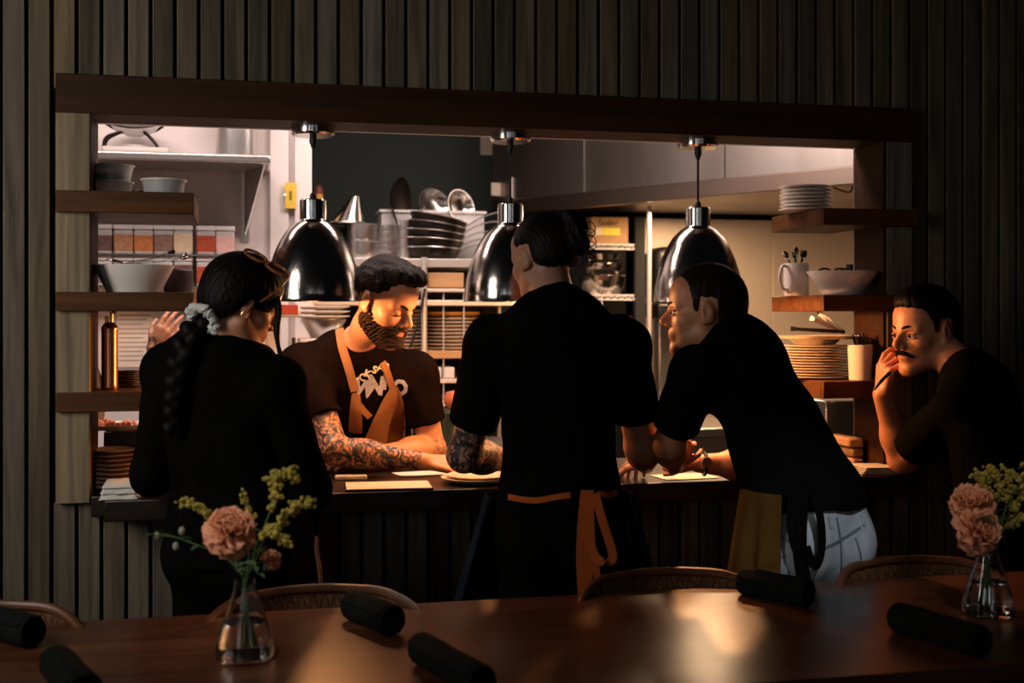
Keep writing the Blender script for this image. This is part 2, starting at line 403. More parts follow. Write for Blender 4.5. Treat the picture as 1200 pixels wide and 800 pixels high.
ZS2 = shelf(65, 227, 342, 364.5, 'thick brown wooden shelf at left carrying a white bowl')
ZS3 = shelf(65, 227, 459, 482, 'thick brown wooden shelf at left carrying a copper bottle')
ZR1 = shelf(965, 1077, 244.5, 264.5, 'thick wooden shelf at right carrying a short stack of white plates')
ZR2 = shelf(965, 1077, 345.5, 364.5, 'thick wooden shelf at right carrying a pitcher of cutlery and white bowl')
ZR3 = shelf(965, 1040, 446.5, 466.5, 'thick wooden shelf at right carrying a tall stack of plates')

def px2m(px, Y, npx): return npx * tY(px, Y) / F_PX
def lathe_obj(name, prof, loc, label, cat, m, group=None, seg=44):
    o = MB().lathe(prof, seg=seg).build(name, m); o.location = loc
    return tag(o, label, cat, group)
def plate_stack(name, px, Y, ztop, zbot, n, rpx, m, lab, group, lip=.5, jitter=.003):
    """n separate plates; lab has {} for the place in the stack"""
    r = px2m(px, Y, rpx); h = (ztop-zbot)/n; x = atY(px, 300, Y).x
    base = None
    for i in range(n):
        k = n-1-i
        if base is None:
            pr = [(0, 0), (r*.62, 0), (r*.97, h*lip), (r, h*lip+.003), (r*.985, h*lip+.0045), (r*.95, h*lip+.003), (r*.6, .0045), (0, .0045)]
            base = MB().lathe(pr, seg=48).build(name, m); o = base
        else:
            o = base.copy(); COL.objects.link(o)
        o.location = (x + random.uniform(-jitter, jitter), Y + random.uniform(-jitter, jitter), zbot + i*h)
        o.rotation_euler = (0, 0, random.random()*6)
        tag(o, lab.format(ORD[k] if i else 'lowest'), 'plate', group)
def zat(px, py, Y): return atY(px, py, Y).z
def bowlprof(r, rb, h, th=.005): return [(0,0),(rb,0),(rb*1.02,.004),((rb+r)/2*1.0, h*.5),(r, h-.002),(r, h),(r-th, h),((rb+r)/2-th, h*.5),(rb-.004, .01),(0,.008)]

# --- left shelf, top: plastic tubs
def tub(px, Y, z0, h, r, label, band=None):
    t = thing('plastic_tub', (atY(px, 200, Y).x, Y, z0), label, 'tub', 'plastic tubs on the top left shelf')
    MB().lathe([(0,0),(r*.82,0),(r*.96,h*.93),(r*.94,h*.93),(r*.80,.003),(0,.003)], seg=40).build('body', M['plastic'], t)
    MB().lathe([(r*.93,h*.90),(r*1.02,h*.90),(r*1.03,h*1.0),(r*.99,h),(r*.97,h*.95),(0,h*.95)], seg=40).build('lid', M['plastic_lid'], t)
    if band: MB().lathe([(0,.004),(r*.81,.004),(r*(.80+.13*band),h*band),(0,h*band)], seg=36).build('contents', M['blue'], t)
    return t
M['plastic_lid'] = mat('milky_plastic', 'd3cbc6', .35)
M['blue'] = mat('blue_contents', '3f6f93', .5, noise=(30, '6d9ab5'))
r = px2m(132, 4.0, 24.5)
z = ZS1 + .0005; h1 = px2m(132, 4.0, 17.5)
tub(131, 4.0, z, h1, r, 'milky plastic tub standing on the top left shelf under another tub')
tub(132, 4.0, z+h1+.0015, px2m(132, 4.0, 19), r*.99, 'clear plastic tub stacked on another tub, top left shelf', .42)
tub(192, 3.98, z, px2m(192, 4, 20.5), px2m(192, 4, 25.5), 'wide plastic tub with blue contents at the end of the top left shelf', .72)
b = MB().lathe([(0,0),(.017,0),(.017,.014),(.012,.018),(0,.018)], seg=20).build('bottle_cap', M['black_plastic']); b.location = (atY(161, 220, 3.93).x, 3.93, z)
tag(b, 'small black cap between the tubs on the top left shelf', 'cap')
# --- left shelf, middle: bowl with spoons, dark crock
r = px2m(157, 3.98, 46); hb = px2m(157, 3.98, 32); bx = atY(157, 320, 3.97).x
lathe_obj('serving_bowl', bowlprof(r, r*.66, hb), (bx, 3.97, ZS2+.0005), 'white tapered ceramic bowl holding spoons on the middle left shelf', 'bowl', M['ceramic'])
def spoon(p0, p1, m, label, bowl=.022, group=None):
    p0, p1 = Vector(p0), Vector(p1); d = (p1-p0).normalized(); b = MB()
    L = (p1-p0).length; side = d.cross(Vector((0,0,1))).normalized()
    b.ribbon([p0 + d*L*k/6 + Vector((0,0,.004*math.sin(k))) for k in range(7)], [.013,.011,.008,.006,.006,.006,.007], .003, side)
    q = Matrix((side, d, side.cross(d))).transposed().to_4x4()
    b.ball(p1 + d*.02, (bowl*.7, bowl*1.2, .006), M=q)
    o = b.build('serving_spoon', m, origin=p0); return tag(o, label, 'spoon', group)
zb = ZS2 + hb
g = 'spoons in the white bowl'
spoon((bx+.05, 3.95, zb-.012), (bx-.045, 4.0, zb+.012), M['chrome'], 'steel spoon with its round end up at the left of the white bowl', .026, g)
for i, (a, bb, c, lab) in enumerate([(.16, .030, .0, 'upper'), (.155, .022, .02, 'middle'), (.12, .036, -.02, 'shorter')]):
    spoon((bx-.05, 3.97+c, zb-.006), (bx+a-.02, 3.93+c, zb+bb), M['chrome'] if i != 2 else M['iron'], f'{lab} of the long handled spoons sticking out right of the white bowl', .011, g)
lathe_obj('dark_crock', [(0,0),(.042,0),(.05,.03),(.05,.075),(.046,.08),(.044,.078),(.044,.01),(0,.01)], (atY(208, 330, 4.08).x, 4.10, ZS2+.0005), 'dark purple mottled crock behind the bowl on the middle left shelf', 'crock', mat('purple_crock', '3a2c31', .6, noise=(30, '584850')))
# --- left shelf, bottom: copper bottle, plates, black cone
t = thing('copper_bottle', (atY(128.5, 450, 3.93).x, 3.93, ZS3+.0005), 'tall copper bottle with brass nozzle on the lower left shelf', 'bottle')
rc = px2m(128, 3.93, 9.3); H = px2m(128, 3.93, 83)
MB().lathe([(0,0),(rc,0),(rc*1.04,.004),(rc*1.04,.012),(rc,.016),(rc,H*.83),(rc*1.05,H*.835),(rc*1.05,H*.86),(rc*.9,H*.90),(rc*.55,H*.945),(rc*.3,H*.95),(0,H*.95)], seg=32).build('body', M['copper'], t)
nz = MB().cyl((-.008,0,H*.94), .006, .022, 14).cyl((.006,0,H*.94), .005, .034, 14); nz.tube([(.006,0,H*.94+.034),(.02,0,H*.94+.03)], .004, 8); nz.build('nozzle', M['brass'], t)
plate_stack('side_plate', 150, 4.06, zat(150, 434, 4.06), ZS3+.0005, 7, 17, M['darkplate'], 'dark brown plate, {} of the stack beside the copper bottle', 'dark plates on the lower left shelf')
lathe_obj('black_funnel', [(0,0),(.05,0),(.047,.006),(.014,.10),(.010,.13),(0,.13)], (atY(105, 440, 4.03).x+.0, 4.03, ZS3+.0005), 'black plastic cone at the wall end of the lower left shelf', 'funnel', M['black_plastic'])
# --- counter, left end: raised ledge with tray, plates, towel
lx1 = atY(215, 510, 4.2).x
o = MB().span((XL1+.01, 4.1, zat(130, 523, 4.1)), (lx1, 4.39, zat(130, 506, 4.1))).span((XL1+.01, 4.36, ZC+.001), (lx1, 4.385, zat(130, 523, 4.1))).build('counter_ledge', M['counter'], bevel=.003)
tag(o, 'dark raised ledge on the counter under the tray of orange food, far left', 'ledge')
zl = zat(130, 506, 4.1)
tx = atY(128, 500, 4.2).x
t = MB().lathe([(0,0),(.115,0),(.135,.014),(.137,.016),(.132,.016),(.112,.004),(0,.004)], seg=40, M=Matrix.Diagonal((1.05,.75,1,1))).build('food_tray', M['ceramic']); t.location = (tx, 4.225, zl+.0005)
tag(t, 'white oval platter of orange food on the dark ledge, far left', 'platter')
fm = mat('orange_food', 'd8703a', .45, noise=(40, 'e9a27a'), **{'Subsurface Weight': .2})
fb = MB()
for i in range(34):
    a, rr = random.random()*6.28, random.random()**.6*.08
    fb.ball((tx+rr*1.1*math.cos(a), 4.225+rr*.7*math.sin(a), zl+.012+.016*(1-rr/.09)*random.random()), (.013*random.uniform(.6,1.2), .010, .008), 8, 5, M=Euler((random.random()*3,)*3).to_matrix().to_4x4())
tag(fb.build('chopped_food', fm), 'chopped orange food heaped on the white platter', 'food', kind='stuff')
ch = lathe_obj('small_brown_cup', [(0,0),(.026,0),(.032,.05),(.029,.05),(.024,.006),(0,.006)], (atY(112, 480, 4.34).x, 4.335, zl+.0005), 'small brown cup behind the platter of orange food', 'cup', M['clay'])
plate_stack('dinner_plate', 132, 3.96, zat(132, 529, 3.86), ZC+.0005, 9, 27.5, M['clay'], 'brown plate, {} of the stack behind the white folded towel', 'brown plates at the left end of the counter', .6)
def folded_cloth(name, c, sx, sy, hh, label, m, layers=3, rz=0.0):
    t = thing(name, c, label, 'towel', rz=rz); nx, ny = 14, 8
    for l in range(layers):
        v, f = [], []; zz = hh*l/layers; s = 1-.07*l
        for k in range(2):
            for j in range(ny+1):
                for i in range(nx+1):
                    u, w_ = i/nx*2-1, j/ny*2-1
                    e = min(1, (1-abs(u))*6+.15)*min(1, (1-abs(w_))*5+.15)
                    v.append((u*sx/2*s, w_*sy/2*s, zz + (hh/layers*.94*e + .004*math.sin(u*5+l*2)*math.cos(w_*4+l) if k else .0)))
        N_ = (nx+1)*(ny+1)
        for j in range(ny):
            for i in range(nx):
                a = j*(nx+1)+i
                f.append((a+N_, a+1+N_, a+nx+2+N_, a+nx+1+N_)); f.append((a, a+nx+1, a+nx+2, a+1))
        rim = [i for i in range(nx)] + [nx+(nx+1)*j for j in range(ny)] + [ny*(nx+1)+nx-i for i in range(nx)] + [(ny-j)*(nx+1) for j in range(ny)]
        for a, b_ in zip(rim, rim[1:]+rim[:1]): f.append((a, b_, b_+N_, a+N_))
        MB().add(v, f).build('fold', m, t, angle=70)
    return t
folded_cloth('folded_towel', (atY(141, 580, 3.79).x, 3.795, ZC+.0005), .112, .13, px2m(140, 3.8, 19), 'white folded towel at the left front corner of the counter', M['cloth_white'], 3)

# --- right shelves
plate_stack('small_plate', 944, 4.0, zat(944, 218, 4.0), ZR1+.0005, 7, 30.5, M['ceramic'], 'small white plate, {} of the stack on the upper right shelf', 'white plates on the upper right shelf', .45)
t = thing('cutlery_pitcher', (atY(933, 330, 4.05).x, 4.05, ZR2+.0005), 'white ceramic pitcher holding cutlery on the middle right shelf', 'pitcher')
rp, hp = px2m(933, 4.05, 14.5), px2m(933, 4.05, 38)
MB().lathe([(0,0),(rp*.95,0),(rp*1.03,.01),(rp,hp*.5),(rp*1.02,hp),(rp*.90,hp),(rp*.9,.01),(0,.008)], seg=36).build('body', M['ceramic'], t)
hd = Vector((-math.cos(.35), -math.sin(.35), 0))
MB().tube(smooth_path([hd*rp*.95+Vector((0,0,hp*.88)), hd*rp*1.55+Vector((0,0,hp*.90)), hd*rp*1.85+Vector((0,0,hp*.55)), hd*rp*1.5+Vector((0,0,hp*.22)), hd*rp*.97+Vector((0,0,hp*.2))]), .006, 8).build('handle', M['ceramic'], t)
pc = Vector((atY(933, 330, 4.05).x, 4.05, ZR2+hp))
def cutlery(p, tilt, kind, m, label, group, L=.05):
    b = MB(); d = Vector((tilt[0], tilt[1], 1)).normalized(); p = Vector(p); s = d.cross(Vector((0,1,0))).normalized()
    b.ribbon([p - d*.07, p, p + d*L*.6], [.005,.005,.006], .0025, s)
    if kind == 'spoon': b.ball(p + d*(L*.6+.015), (.011, .004, .018), 10, 7, M=Matrix((s, d.cross(s), d)).transposed().to_4x4())
    elif kind == 'fork':
        b.ribbon([p + d*L*.6, p + d*L*.85], [.016,.017], .0025, s)
        for k in (-1.5,-.5,.5,1.5): b.ribbon([p + d*L*.83 + s*k*.0045, p + d*L*1.25 + s*k*.0045], .0026, .002, s)
    else: b.ribbon([p + d*L*.5, p + d*L*.9, p + d*L*1.2], [.009,.011,.004], .0018, s)
    return tag(b.build(kind, m, origin=p), label, kind, group)
g = 'cutlery in the white pitcher'
for i, (dx, dy, tx_, k, L, lab) in enumerate([(-.024,.0,-.5,'spoon',.03,'steel spoon leaning out at the left of the white pitcher'), (-.008,-.01,-.1,'fork',.035,'short steel fork upright in the white pitcher'), (.006,.012,.05,'spoon',.05,'tallest steel spoon in the white pitcher'), (.016,-.008,.2,'fork',.04,'steel fork leaning right in the white pitcher'), (.024,.008,.45,'spoon',.035,'steel spoon leaning out at the right of the white pitcher')]):
    cutlery(pc + Vector((dx, dy, 0)), (tx_, .1), k, M['chrome'], lab, g, L)
r = px2m(986, 3.93, 41); hb = px2m(986, 3.93, 28)
lathe_obj('wide_bowl', bowlprof(r, r*.55, hb), (atY(987, 330, 3.93).x, 3.93, ZR2+.0005), 'wide white ceramic bowl on the middle right shelf', 'bowl', M['ceramic'])
bx = atY(987, 330, 3.93).x
g = 'clips in the wide white bowl'
for i, (dx, dy) in enumerate([(-.06,.02),(-.01,.0),(.03,.03)]):
    o = MB().tube(smooth_path([(-.02,0,0),(-.01,.006,.008),(.008,0,.010),(.022,-.004,.003)], 4), .004, 8).build('black_clip', M['black_plastic']); o.location = (bx+dx, 3.93+dy, ZR2+hb+.001)
    tag(o, ['black clip at the left rim of the wide white bowl', 'black clip in the middle of the wide white bowl', 'black clip at the right of the wide white bowl'][i], 'clip', g)
t = thing('small_bottle', (atY(999, 300, 4.13).x, 4.15, ZR2+.0005), 'small clear bottle with square black cap behind the wide white bowl', 'bottle')
MB().lathe([(0,0),(.02,0),(.02,.07),(.012,.085),(.012,.095),(0,.095)], seg=20).build('body', M['glass'], t)
MB().lathe([(0,.096),(.014,.096),(.014,.122),(0,.122)], seg=16).build('cap', M['black_plastic'], t)
# third right shelf: plates, trays, tongs, cup of pens
zt_ = zat(958, 404, 4.0)
plate_stack('large_plate', 955, 4.01, zt_, ZR3+.0005, 12, 39, M['stoneware'], 'beige plate, {} of the tall stack on the lower right shelf', 'beige plates on the lower right shelf', .5)
xs_ = atY(955, 400, 4.01).x
o = MB().lathe([(0,0),(.070,0),(.090,.018),(.093,.02),(.087,.02),(.068,.004),(0,.004)], seg=44).build('steel_dish', M['steel']); o.location = (xs_+.0, 4.01, zt_+.001)
tag(o, 'shallow steel dish on top of the tall beige plate stack', 'dish')
zt2 = zt_ + .0225
o = MB().lathe([(0,0),(.135,0),(.148,.01),(.150,.012),(.145,.012),(.133,.003),(0,.003)], seg=48).build('round_tray', M['board_light'] if 'board_light' in M else M['stoneware']); o.location = (xs_+.012, 4.01, zt2)
tag(o, 'thin pale round tray laid over the steel dish, lower right shelf', 'tray')
zt3 = zt2 + .013
def tongs(p, ang, L, lift, label, m):
    b = MB(); d = Vector((math.cos(ang), math.sin(ang), lift)).normalized(); s = d.cross(Vector((0,0,1))).normalized()
    for k in (-1, 1):
        b.ribbon([Vector((0,0,0)), d*L*.4 + s*k*.012, d*L*.9 + s*k*.016, d*L + s*k*.008], [.012,.014,.012,.018], .0025, Vector((0,0,1)))
    b.tube([(0,-.004,0),(0,.004,0)], .008, 10)
    o = b.build('tongs', m, origin=None); o.location = p; return tag(o, label, 'tongs', 'tongs on the round tray')
tongs((xs_+.10, 3.99, zt3+.012), math.pi*.95, .19, .06, 'dark tongs lying across the pale tray on the lower right shelf', M['iron'])
tongs((xs_+.125, 4.04, zt3+.012), math.pi*.93, .13, .42, 'steel tongs leaning up to the left above the pale tray', M['steel'])
tongs((xs_+.145, 4.07, zt3+.012), math.pi*.75, .12, .75, 'steel tongs standing steepest over the pale tray', M['steel'])
rp, hp = px2m(1008, 3.87, 14.5), px2m(1008, 3.87, 41)
cx = atY(1008, 430, 3.87)
lathe_obj('pen_cup', [(0,0),(rp*.88,0),(rp*1.02,hp),(rp*.92,hp),(rp*.80,.006),(0,.006)], (cx.x, 3.87, ZR3+.0005), 'white cup full of pens and clips at the end of the lower right shelf', 'cup', M['ceramic'])
g = 'pens in the white cup'
for i, (dx, dy, tx_, L, c, lab) in enumerate([(-.018,0,-.25,.04,'iron','black pen leaning out at the left of the white cup'), (-.006,.01,-.05,.034,'clay','brown pencil upright in the white cup'), (.008,-.006,.08,.045,'iron','black pen standing in the middle of the white cup'), (.02,.004,.28,.04,'chrome','steel pen leaning out at the right of the white cup')]):
    p = Vector((cx.x+dx, 3.87+dy, ZR3+hp)); d = Vector((tx_, .1, 1)).normalized()
    o = MB().tube([p - d*.04, p + d*L*.9, p + d*L], [.0042,.0042,.0015], 8).build('pen', M[c], origin=p); tag(o, lab, 'pen', g)
o = MB().tube(smooth_path([(-.012,0,0),(-.014,0,.022),(0,0,.032),(.014,0,.022),(.012,0,0)], 5), .003, 7).build('wire_clip', M['chrome']); o.location = (cx.x+.03, 3.88, ZR3+hp-.004); tag(o, 'wire loop clip sticking up at the right rim of the white cup', 'clip')
# below the third shelf: steel box, flat stacked things
o = MB().span((atY(968, 490, 4.2).x, 4.2, ZC+.001), (atY(1003, 490, 4.2).x, 4.38, zat(985, 466, 4.2)-.012)).build('steel_box', M['steel'], bevel=.006)
tag(o, 'grey steel box on the counter under the lower right shelf', 'box')
g = 'flat dishes at the right end of the counter'
for i, (y0, y1, x0_, x1_) in enumerate([(555, 545, 985, 1030), (541, 531, 984, 1028), (526, 513, 980, 1030)]):
    za, zb2 = zat(1008, y0, 4.02), zat(1008, y1, 4.02)
    xa, xb2 = atY(x0_, 530, 4.02).x, atY(x1_, 530, 4.02).x
    b = MB().span((xa, 3.93, ZC+.001 + .036*i), (min(xb2, XR0-.03), 4.11, ZC+.034+.036*i))
    o = b.build('wooden_dish', M['board'] if i != 1 else M['clay'], bevel=.008); tag(o, ['lowest brown rectangular dish of three stacked at the right end of the counter', 'middle dish of three stacked at the right end of the counter', 'top dish of three stacked under the steel box at the right end of the counter'][i], 'dish', g)
t = thing('menu_pile', (atY(1023, 553, 3.83).x, 3.80, ZC+.0005), 'low pile of loose menus at the right end of the counter by the elbow', 'papers')
for i in range(4):
    MB().box((random.uniform(-.006,.006), random.uniform(-.006,.006), .003+.0065*i), (.16,.13,.0035), (0,.01*i,.06*i-.1)).build('sheet', M['paper'], t)
# counter papers and plates under the lamps
def sheet(p0, sx, sy, rz, label, cat='menu', h=.003, backing=True, lines=6):
    t = thing('menu_board', p0, label, cat, rz=rz)
    if backing: MB().box((0,0,h/2), (sx,sy,h)).build('backing', M['counter'], t, bevel=.001)
    MB().box((0,0,h+.0008), (sx*.97,sy*.95,.0012)).build('page', M['paper'], t)
    return t
p = (atZ(405, 557, ZC)+atZ(513, 578, ZC)+atZ(398, 575, ZC)+atZ(492, 559, ZC))/4
sheet((p.x, 3.81, ZC+.0005), .275, .17, -.06, 'white menu page on a dark board at the front edge of the counter', h=.006)
b = MB().box((0,0,.008), (.105,.05,.016)).build('folded_napkin', M['cloth_white'], bevel=.004); b.location = (atY(411, 554, 4.02).x, 4.02, ZC+.0005); tag(b, 'white folded napkin on the counter by the crossed tattooed forearms', 'napkin')
p = atY(492, 552, 4.1); sheet((p.x, 4.10, ZC+.0005), .17, .12, .2, 'loose white ticket sheet lying near the tattooed forearm on the counter', 'paper', .001, False)
p = atY(788, 556, 3.95); sheet((p.x, 3.83, ZC+.0005), .20, .14, .1, 'white sheet under the clasped hands on the counter', 'paper', .001, False)
px_ = atY(556, 560, 3.9).x
o = lathe_obj('service_plate', [(0,0),(.075,0),(.115,.016),(.118,.019),(.112,.019),(.073,.005),(0,.005)], (px_, 3.86, ZC+.0005), 'round cream plate lying on the counter beside the tattooed elbow, lower of two', 'plate', M['stoneware'], 'cream plates by the elbow')
o = lathe_obj('service_plate', [(0,0),(.07,0),(.105,.014),(.108,.016),(.103,.016),(.068,.005),(0,.005)], (px_+.012, 3.87, ZC+.0095), 'round cream plate lying in another beside the tattooed elbow, upper of two', 'plate', M['stoneware'], 'cream plates by the elbow')
# ================================================================ kitchen behind the pass
M['grey_white'] = mat('grey_white_enamel', 'a9a19c', .5)
# --- steel wall shelf, left
yf = YBK - .34
zs = zat(210, 188.5, yf); zst = zat(210, 179, yf)
x1 = atY(317, 184, yf).x
t = thing('wall_shelf', (0, YBK-.001, zs), 'long brushed steel wall shelf high on the white kitchen wall', 'shelf')
MB().span((-1.95, yf-YBK, 0), (x1, 0, zst-zs)).build('shelf_board', M['steel'], t, bevel=.006)
xb_ = atY(286, 230, YBK).x
b = MB(); b.add([(xb_, 0, 0), (xb_+.006, 0, 0), (xb_, 0, -.28), (xb_+.006, 0, -.28), (xb_+.08, -.26, 0), (xb_+.086, -.26, 0)], [(0,2,4),(1,5,3),(0,1,3,2),(2,3,5,4),(4,5,1,0)])
b.span((xb_-.012, -.006, -.30), (xb_+.022, 0, 0)); b.build('bracket', M['steel'], t)
zsh = zst + .001
t = thing('small_appliance', (atY(158, 175, 5.15).x, 5.15, zsh), 'white flat appliance base carrying a black wire cradle on the steel wall shelf', 'appliance')
MB().span((-.12,-.11,0), (.14,.11,.028)).build('base', M['grey_white'], t, bevel=.010)
MB().lathe([(.06,.028),(.05,.045),(.0,.05)], seg=30).build('hub', M['grey_white'], t)
for k in (0, 1):
    MB().tube(smooth_path([(-.12, -.04+.06*k, .035), (-.105,-.04+.06*k,.075), (-.03,-.03,.105), (.06,-.03,.16)], 6), .0055, 8).build('wire_arm', M['iron'], t)
    MB().tube(smooth_path([(.095, -.05+.06*k, .035), (.07,-.05+.05*k,.07), (.02,-.04,.115), (-.05,-.04,.17)], 6), .0065, 8).build('wire_arm', M['iron'], t)
MB().tube([(.115*math.cos(a), .10*math.sin(a)-.01, .105+.03*math.cos(a)**2) for a in np.linspace(0, 6.28, 30)[:-1]], .006, 8, cyclic=True).build('ring', M['iron'], t)
MB().lathe([(.03,.085),(.08,.105),(.11,.15),(.105,.15),(.075,.11),(.03,.09)], seg=30).build('glass_bowl', M['plastic'], t)
t = thing('stock_pot', (atY(278, 175, 5.15).x, 5.15, zsh), 'tall steel stock pot at the right end of the steel wall shelf', 'pot')
rp = px2m(278, 5.15, 25)
MB().lathe([(0,0),(rp,0),(rp*1.0,.01),(rp,.26),(rp*1.04,.265),(rp*.97,.265),(rp*.97,.01),(0,.01)], seg=44).build('body', M['steel'], t)
for s in (-1, 1): MB().tube(smooth_path([(s*rp,-.05,.20),(s*(rp+.04),-.04,.21),(s*(rp+.04),.04,.21),(s*rp,.05,.20)]), .006).build('handle', M['steel'], t)
# --- spice jars on two rails
M['spice'] = [mat('spice_%s' % n, c, .7, noise=(60, c2)) for n, c, c2 in [('plum','4d3230','6b4a45'),('tan','a97a55','8c6142'),('ginger','b9713c','9b5a2c'),('brown','6f5347','83675a'),('cream','cfb79c','bfa485'),('paprika','a8441f','8c3416'),('pink','cfa49c','c2958d'),('grey','7d6a62','64534c')]]
rows = [(298, 263.5, [0,1,2,3,4,5,6]), (335, 299.5, [7,0,1,3,0,5,6])]
pxs = [121, 145.5, 169, 192, 215, 241.5, 264]
nm = ['plum coloured', 'tan', 'ginger orange', 'brown', 'cream', 'paprika red', 'pink', 'grey']
YJ = YBK - .06
tagw = ['upper', 'lower']
ordj = ['first', 'second', 'third', 'fourth', 'fifth', 'sixth', 'seventh']
for ri, (yb, yt, cols) in enumerate(rows):
    zb, zt = zat(190, yb, YJ), zat(190, yt, YJ)
    o = MB().span((-1.7, YBK-.11, zb-.008), (atY(276, 290, YJ).x, YBK-.001, zb-.001)).build('jar_rail', M['steel'])
    tag(o, f'narrow steel rail under the {tagw[ri]} row of spice jars', 'rail')
    h = zt - zb; wj = px2m(190, YJ, 21)
    for ci, px in enumerate(pxs):
        x = atY(px, 280, YJ).x
        t = thing('spice_jar', (x, YJ, zb), f'square jar of {nm[cols[ci]]} spice, {ordj[ci]} from the left in the {tagw[ri]} row', 'jar', 'spice jars on the white wall')
        w2 = wj/2
        MB().span((-w2, -w2, 0), (w2, w2, h*.80)).build('body', M['plastic'], t, bevel=.006)
        fl = [.80,.86,.82,.86,.9,.84,.8][ci]
        MB().span((-w2-.0008, -w2-.0008, .006), (w2+.0008, w2-.01, h*.80*fl)).build('spice', M['spice'][cols[ci]], t, bevel=.006)
        MB().span((-w2*1.06, -w2*1.06, h*.81), (w2*1.06, w2*1.06, h*.97)).build('lid', M['white_trim'], t, bevel=.004)
# --- notices on the white wall
t = thing('printed_sheet', (atY(158, 397, YBK).x, YBK-.003, zat(158, 397, YBK)), 'white printed sheet of ruled lines pinned to the white wall under the jars', 'paper')
sw_, sh_ = px2m(158, YBK, 40), px2m(158, YBK, 66)
MB().span((-sw_/2, -.0015, -sh_/2), (sw_/2, .0015, sh_/2)).build('page', M['paper'], t)
b = MB()
for k in range(11): b.span((-sw_*.44, -.0022, sh_*(.42-.08*k)-.002), (sw_*(.44 - .1*(k % 3)), -.0017, sh_*(.42-.08*k)+.002))
b.build('printed_lines', mat('grey_ink', '8a8280', .8), t)
t = thing('yellow_tag', (atY(340.5, 229, YBK-.035).x, YBK-.036, zat(340, 229, YBK-.035)), 'yellow tag with a dark mark hanging on the white door trim', 'tag')
tw, th = px2m(340, YBK, 13), px2m(340, YBK, 30)
MB().span((-tw/2, -.002, -th/2), (tw/2, .002, th/2)).build('card', mat('yellow_card', 'd9b53a', .6), t)
MB().span((-.006, -.0032, -.02), (.006, -.0022, .02)).build('mark', mat('olive_ink', '7c6a20', .7), t)
MB().tube([(-.03,0,0),(-.02,-.0,0)], .006).build('pin', M['steel'], t)
for nm_, px, py, w_, h_, Y, m, lab in [('white_notice', 570, 170, 14, 23, 7.34, 'paper', 'white notice on the dark green wall beside the hood'), ('pale_label', 586, 222, 17, 15, 6.40, 'paper', 'pale label stuck on the dark end of the hood'), ('white_switch', 600.5, 220, 4, 24, 6.38, 'white_trim', 'narrow white strip on the hood by the middle lamp cord')]:
    c = atY(px, py, Y); w2, h2 = px2m(px, Y, w_)/2, px2m(px, Y, h_)/2
    if Y < 7:   # stuck on the hood face
        r0 = ray(px, py); dd = Vector((0, 0, EYE)); k = ((ha.x-dd.x)*nrm.x + (ha.y-dd.y)*nrm.y) / (r0.x*nrm.x + r0.y*nrm.y)
        c = dd + r0*k; c -= Vector((nrm.x, nrm.y, 0))*.004
        a = math.atan2(d.y, d.x); s_ = 1.3
        o = MB().box((0,0,0), (w2*2*s_, .004, h2*2)).build(nm_, M[m]); o.location = c; o.rotation_euler = (0, 0, a)
    else:
        o = MB().box((0,0,0), (w2*2, .004, h2*2)).build(nm_, M[m]); o.location = c
    tag(o, lab, 'notice' if 'notice' in nm_ else 'label' if 'label' in nm_ else 'switch')
# --- white prep machine and dishes behind the left chef
Yp = 5.0
t = thing('prep_machine', (atY(322, 420, Yp).x, Yp, 0), 'white upright kitchen machine against the white wall between the two heads', 'machine')
w2 = px2m(322, Yp, 26)
MB().span((-w2, -.14, .92), (w2, .14, zat(322, 432, Yp))).build('base', M['white_trim'], t, bevel=.01)
MB().span((-w2*.45, -.02, zat(322, 432, Yp)-.005), (w2*.25, .14, zat(322, 362, Yp))).build('column', M['white_trim'], t, bevel=.012)
MB().span((-w2, -.10, zat(322, 372, Yp)), (w2*1.1, .14, zat(322, 358, Yp))).build('head', M['white_trim'], t, bevel=.015)
MB().span((.02, -.112, zat(322, 368, Yp)), (.09, -.10, zat(322, 357, Yp))).build('red_panel', mat('red_panel', 'a8361f', .5), t, bevel=.003)
MB().cyl((-w2*.95, -.04, zat(322, 415, Yp)), .05, .07, 24).build('cup', M['plastic'], t)
MB().tube([(w2*.8,-.10,zat(322, 425, Yp)),(w2*.8,-.10,zat(322, 395, Yp))], .008).build('handle', M['black_plastic'], t)
x_a, x_b = -1.95, atY(397, 470, 4.95).x
o = MB().span((x_a, 4.88, .88), (x_b, YBK-.002, .92)).span((x_a, 4.90, 0), (x_b, YBK-.01, .88)).build('prep_bench', M['steel'], bevel=.004)
tag(o, 'steel prep bench along the white kitchen wall', 'bench')
zb_ = zat(380, 396, 5.08)
st = thing('dish_stand', (atY(378, 430, 5.08).x, 5.08, .9205), 'white stand holding the steel bowl and plates behind the tattooed chef', 'stand')
MB().span((-.10,-.10,0), (.10,.10,zb_-.9205)).build('body', M['white_trim'], st, bevel=.006)
r = px2m(380, 5.08, 27)
lathe_obj('steel_bowl', bowlprof(r, r*.55, px2m(380, 5.08, 22)), (atY(379, 380, 5.08).x, 5.08, zb_+.0005), 'steel mixing bowl under white plates behind the chef in apron', 'bowl', M['steel'])
plate_stack('white_plate', 378, 5.08, zat(378, 357, 5.08), zb_+px2m(380, 5.08, 22)+.001, 3, 33, M['ceramic'], 'white plate, {} of three on the steel bowl behind the chef', 'white plates behind the chef', .5)
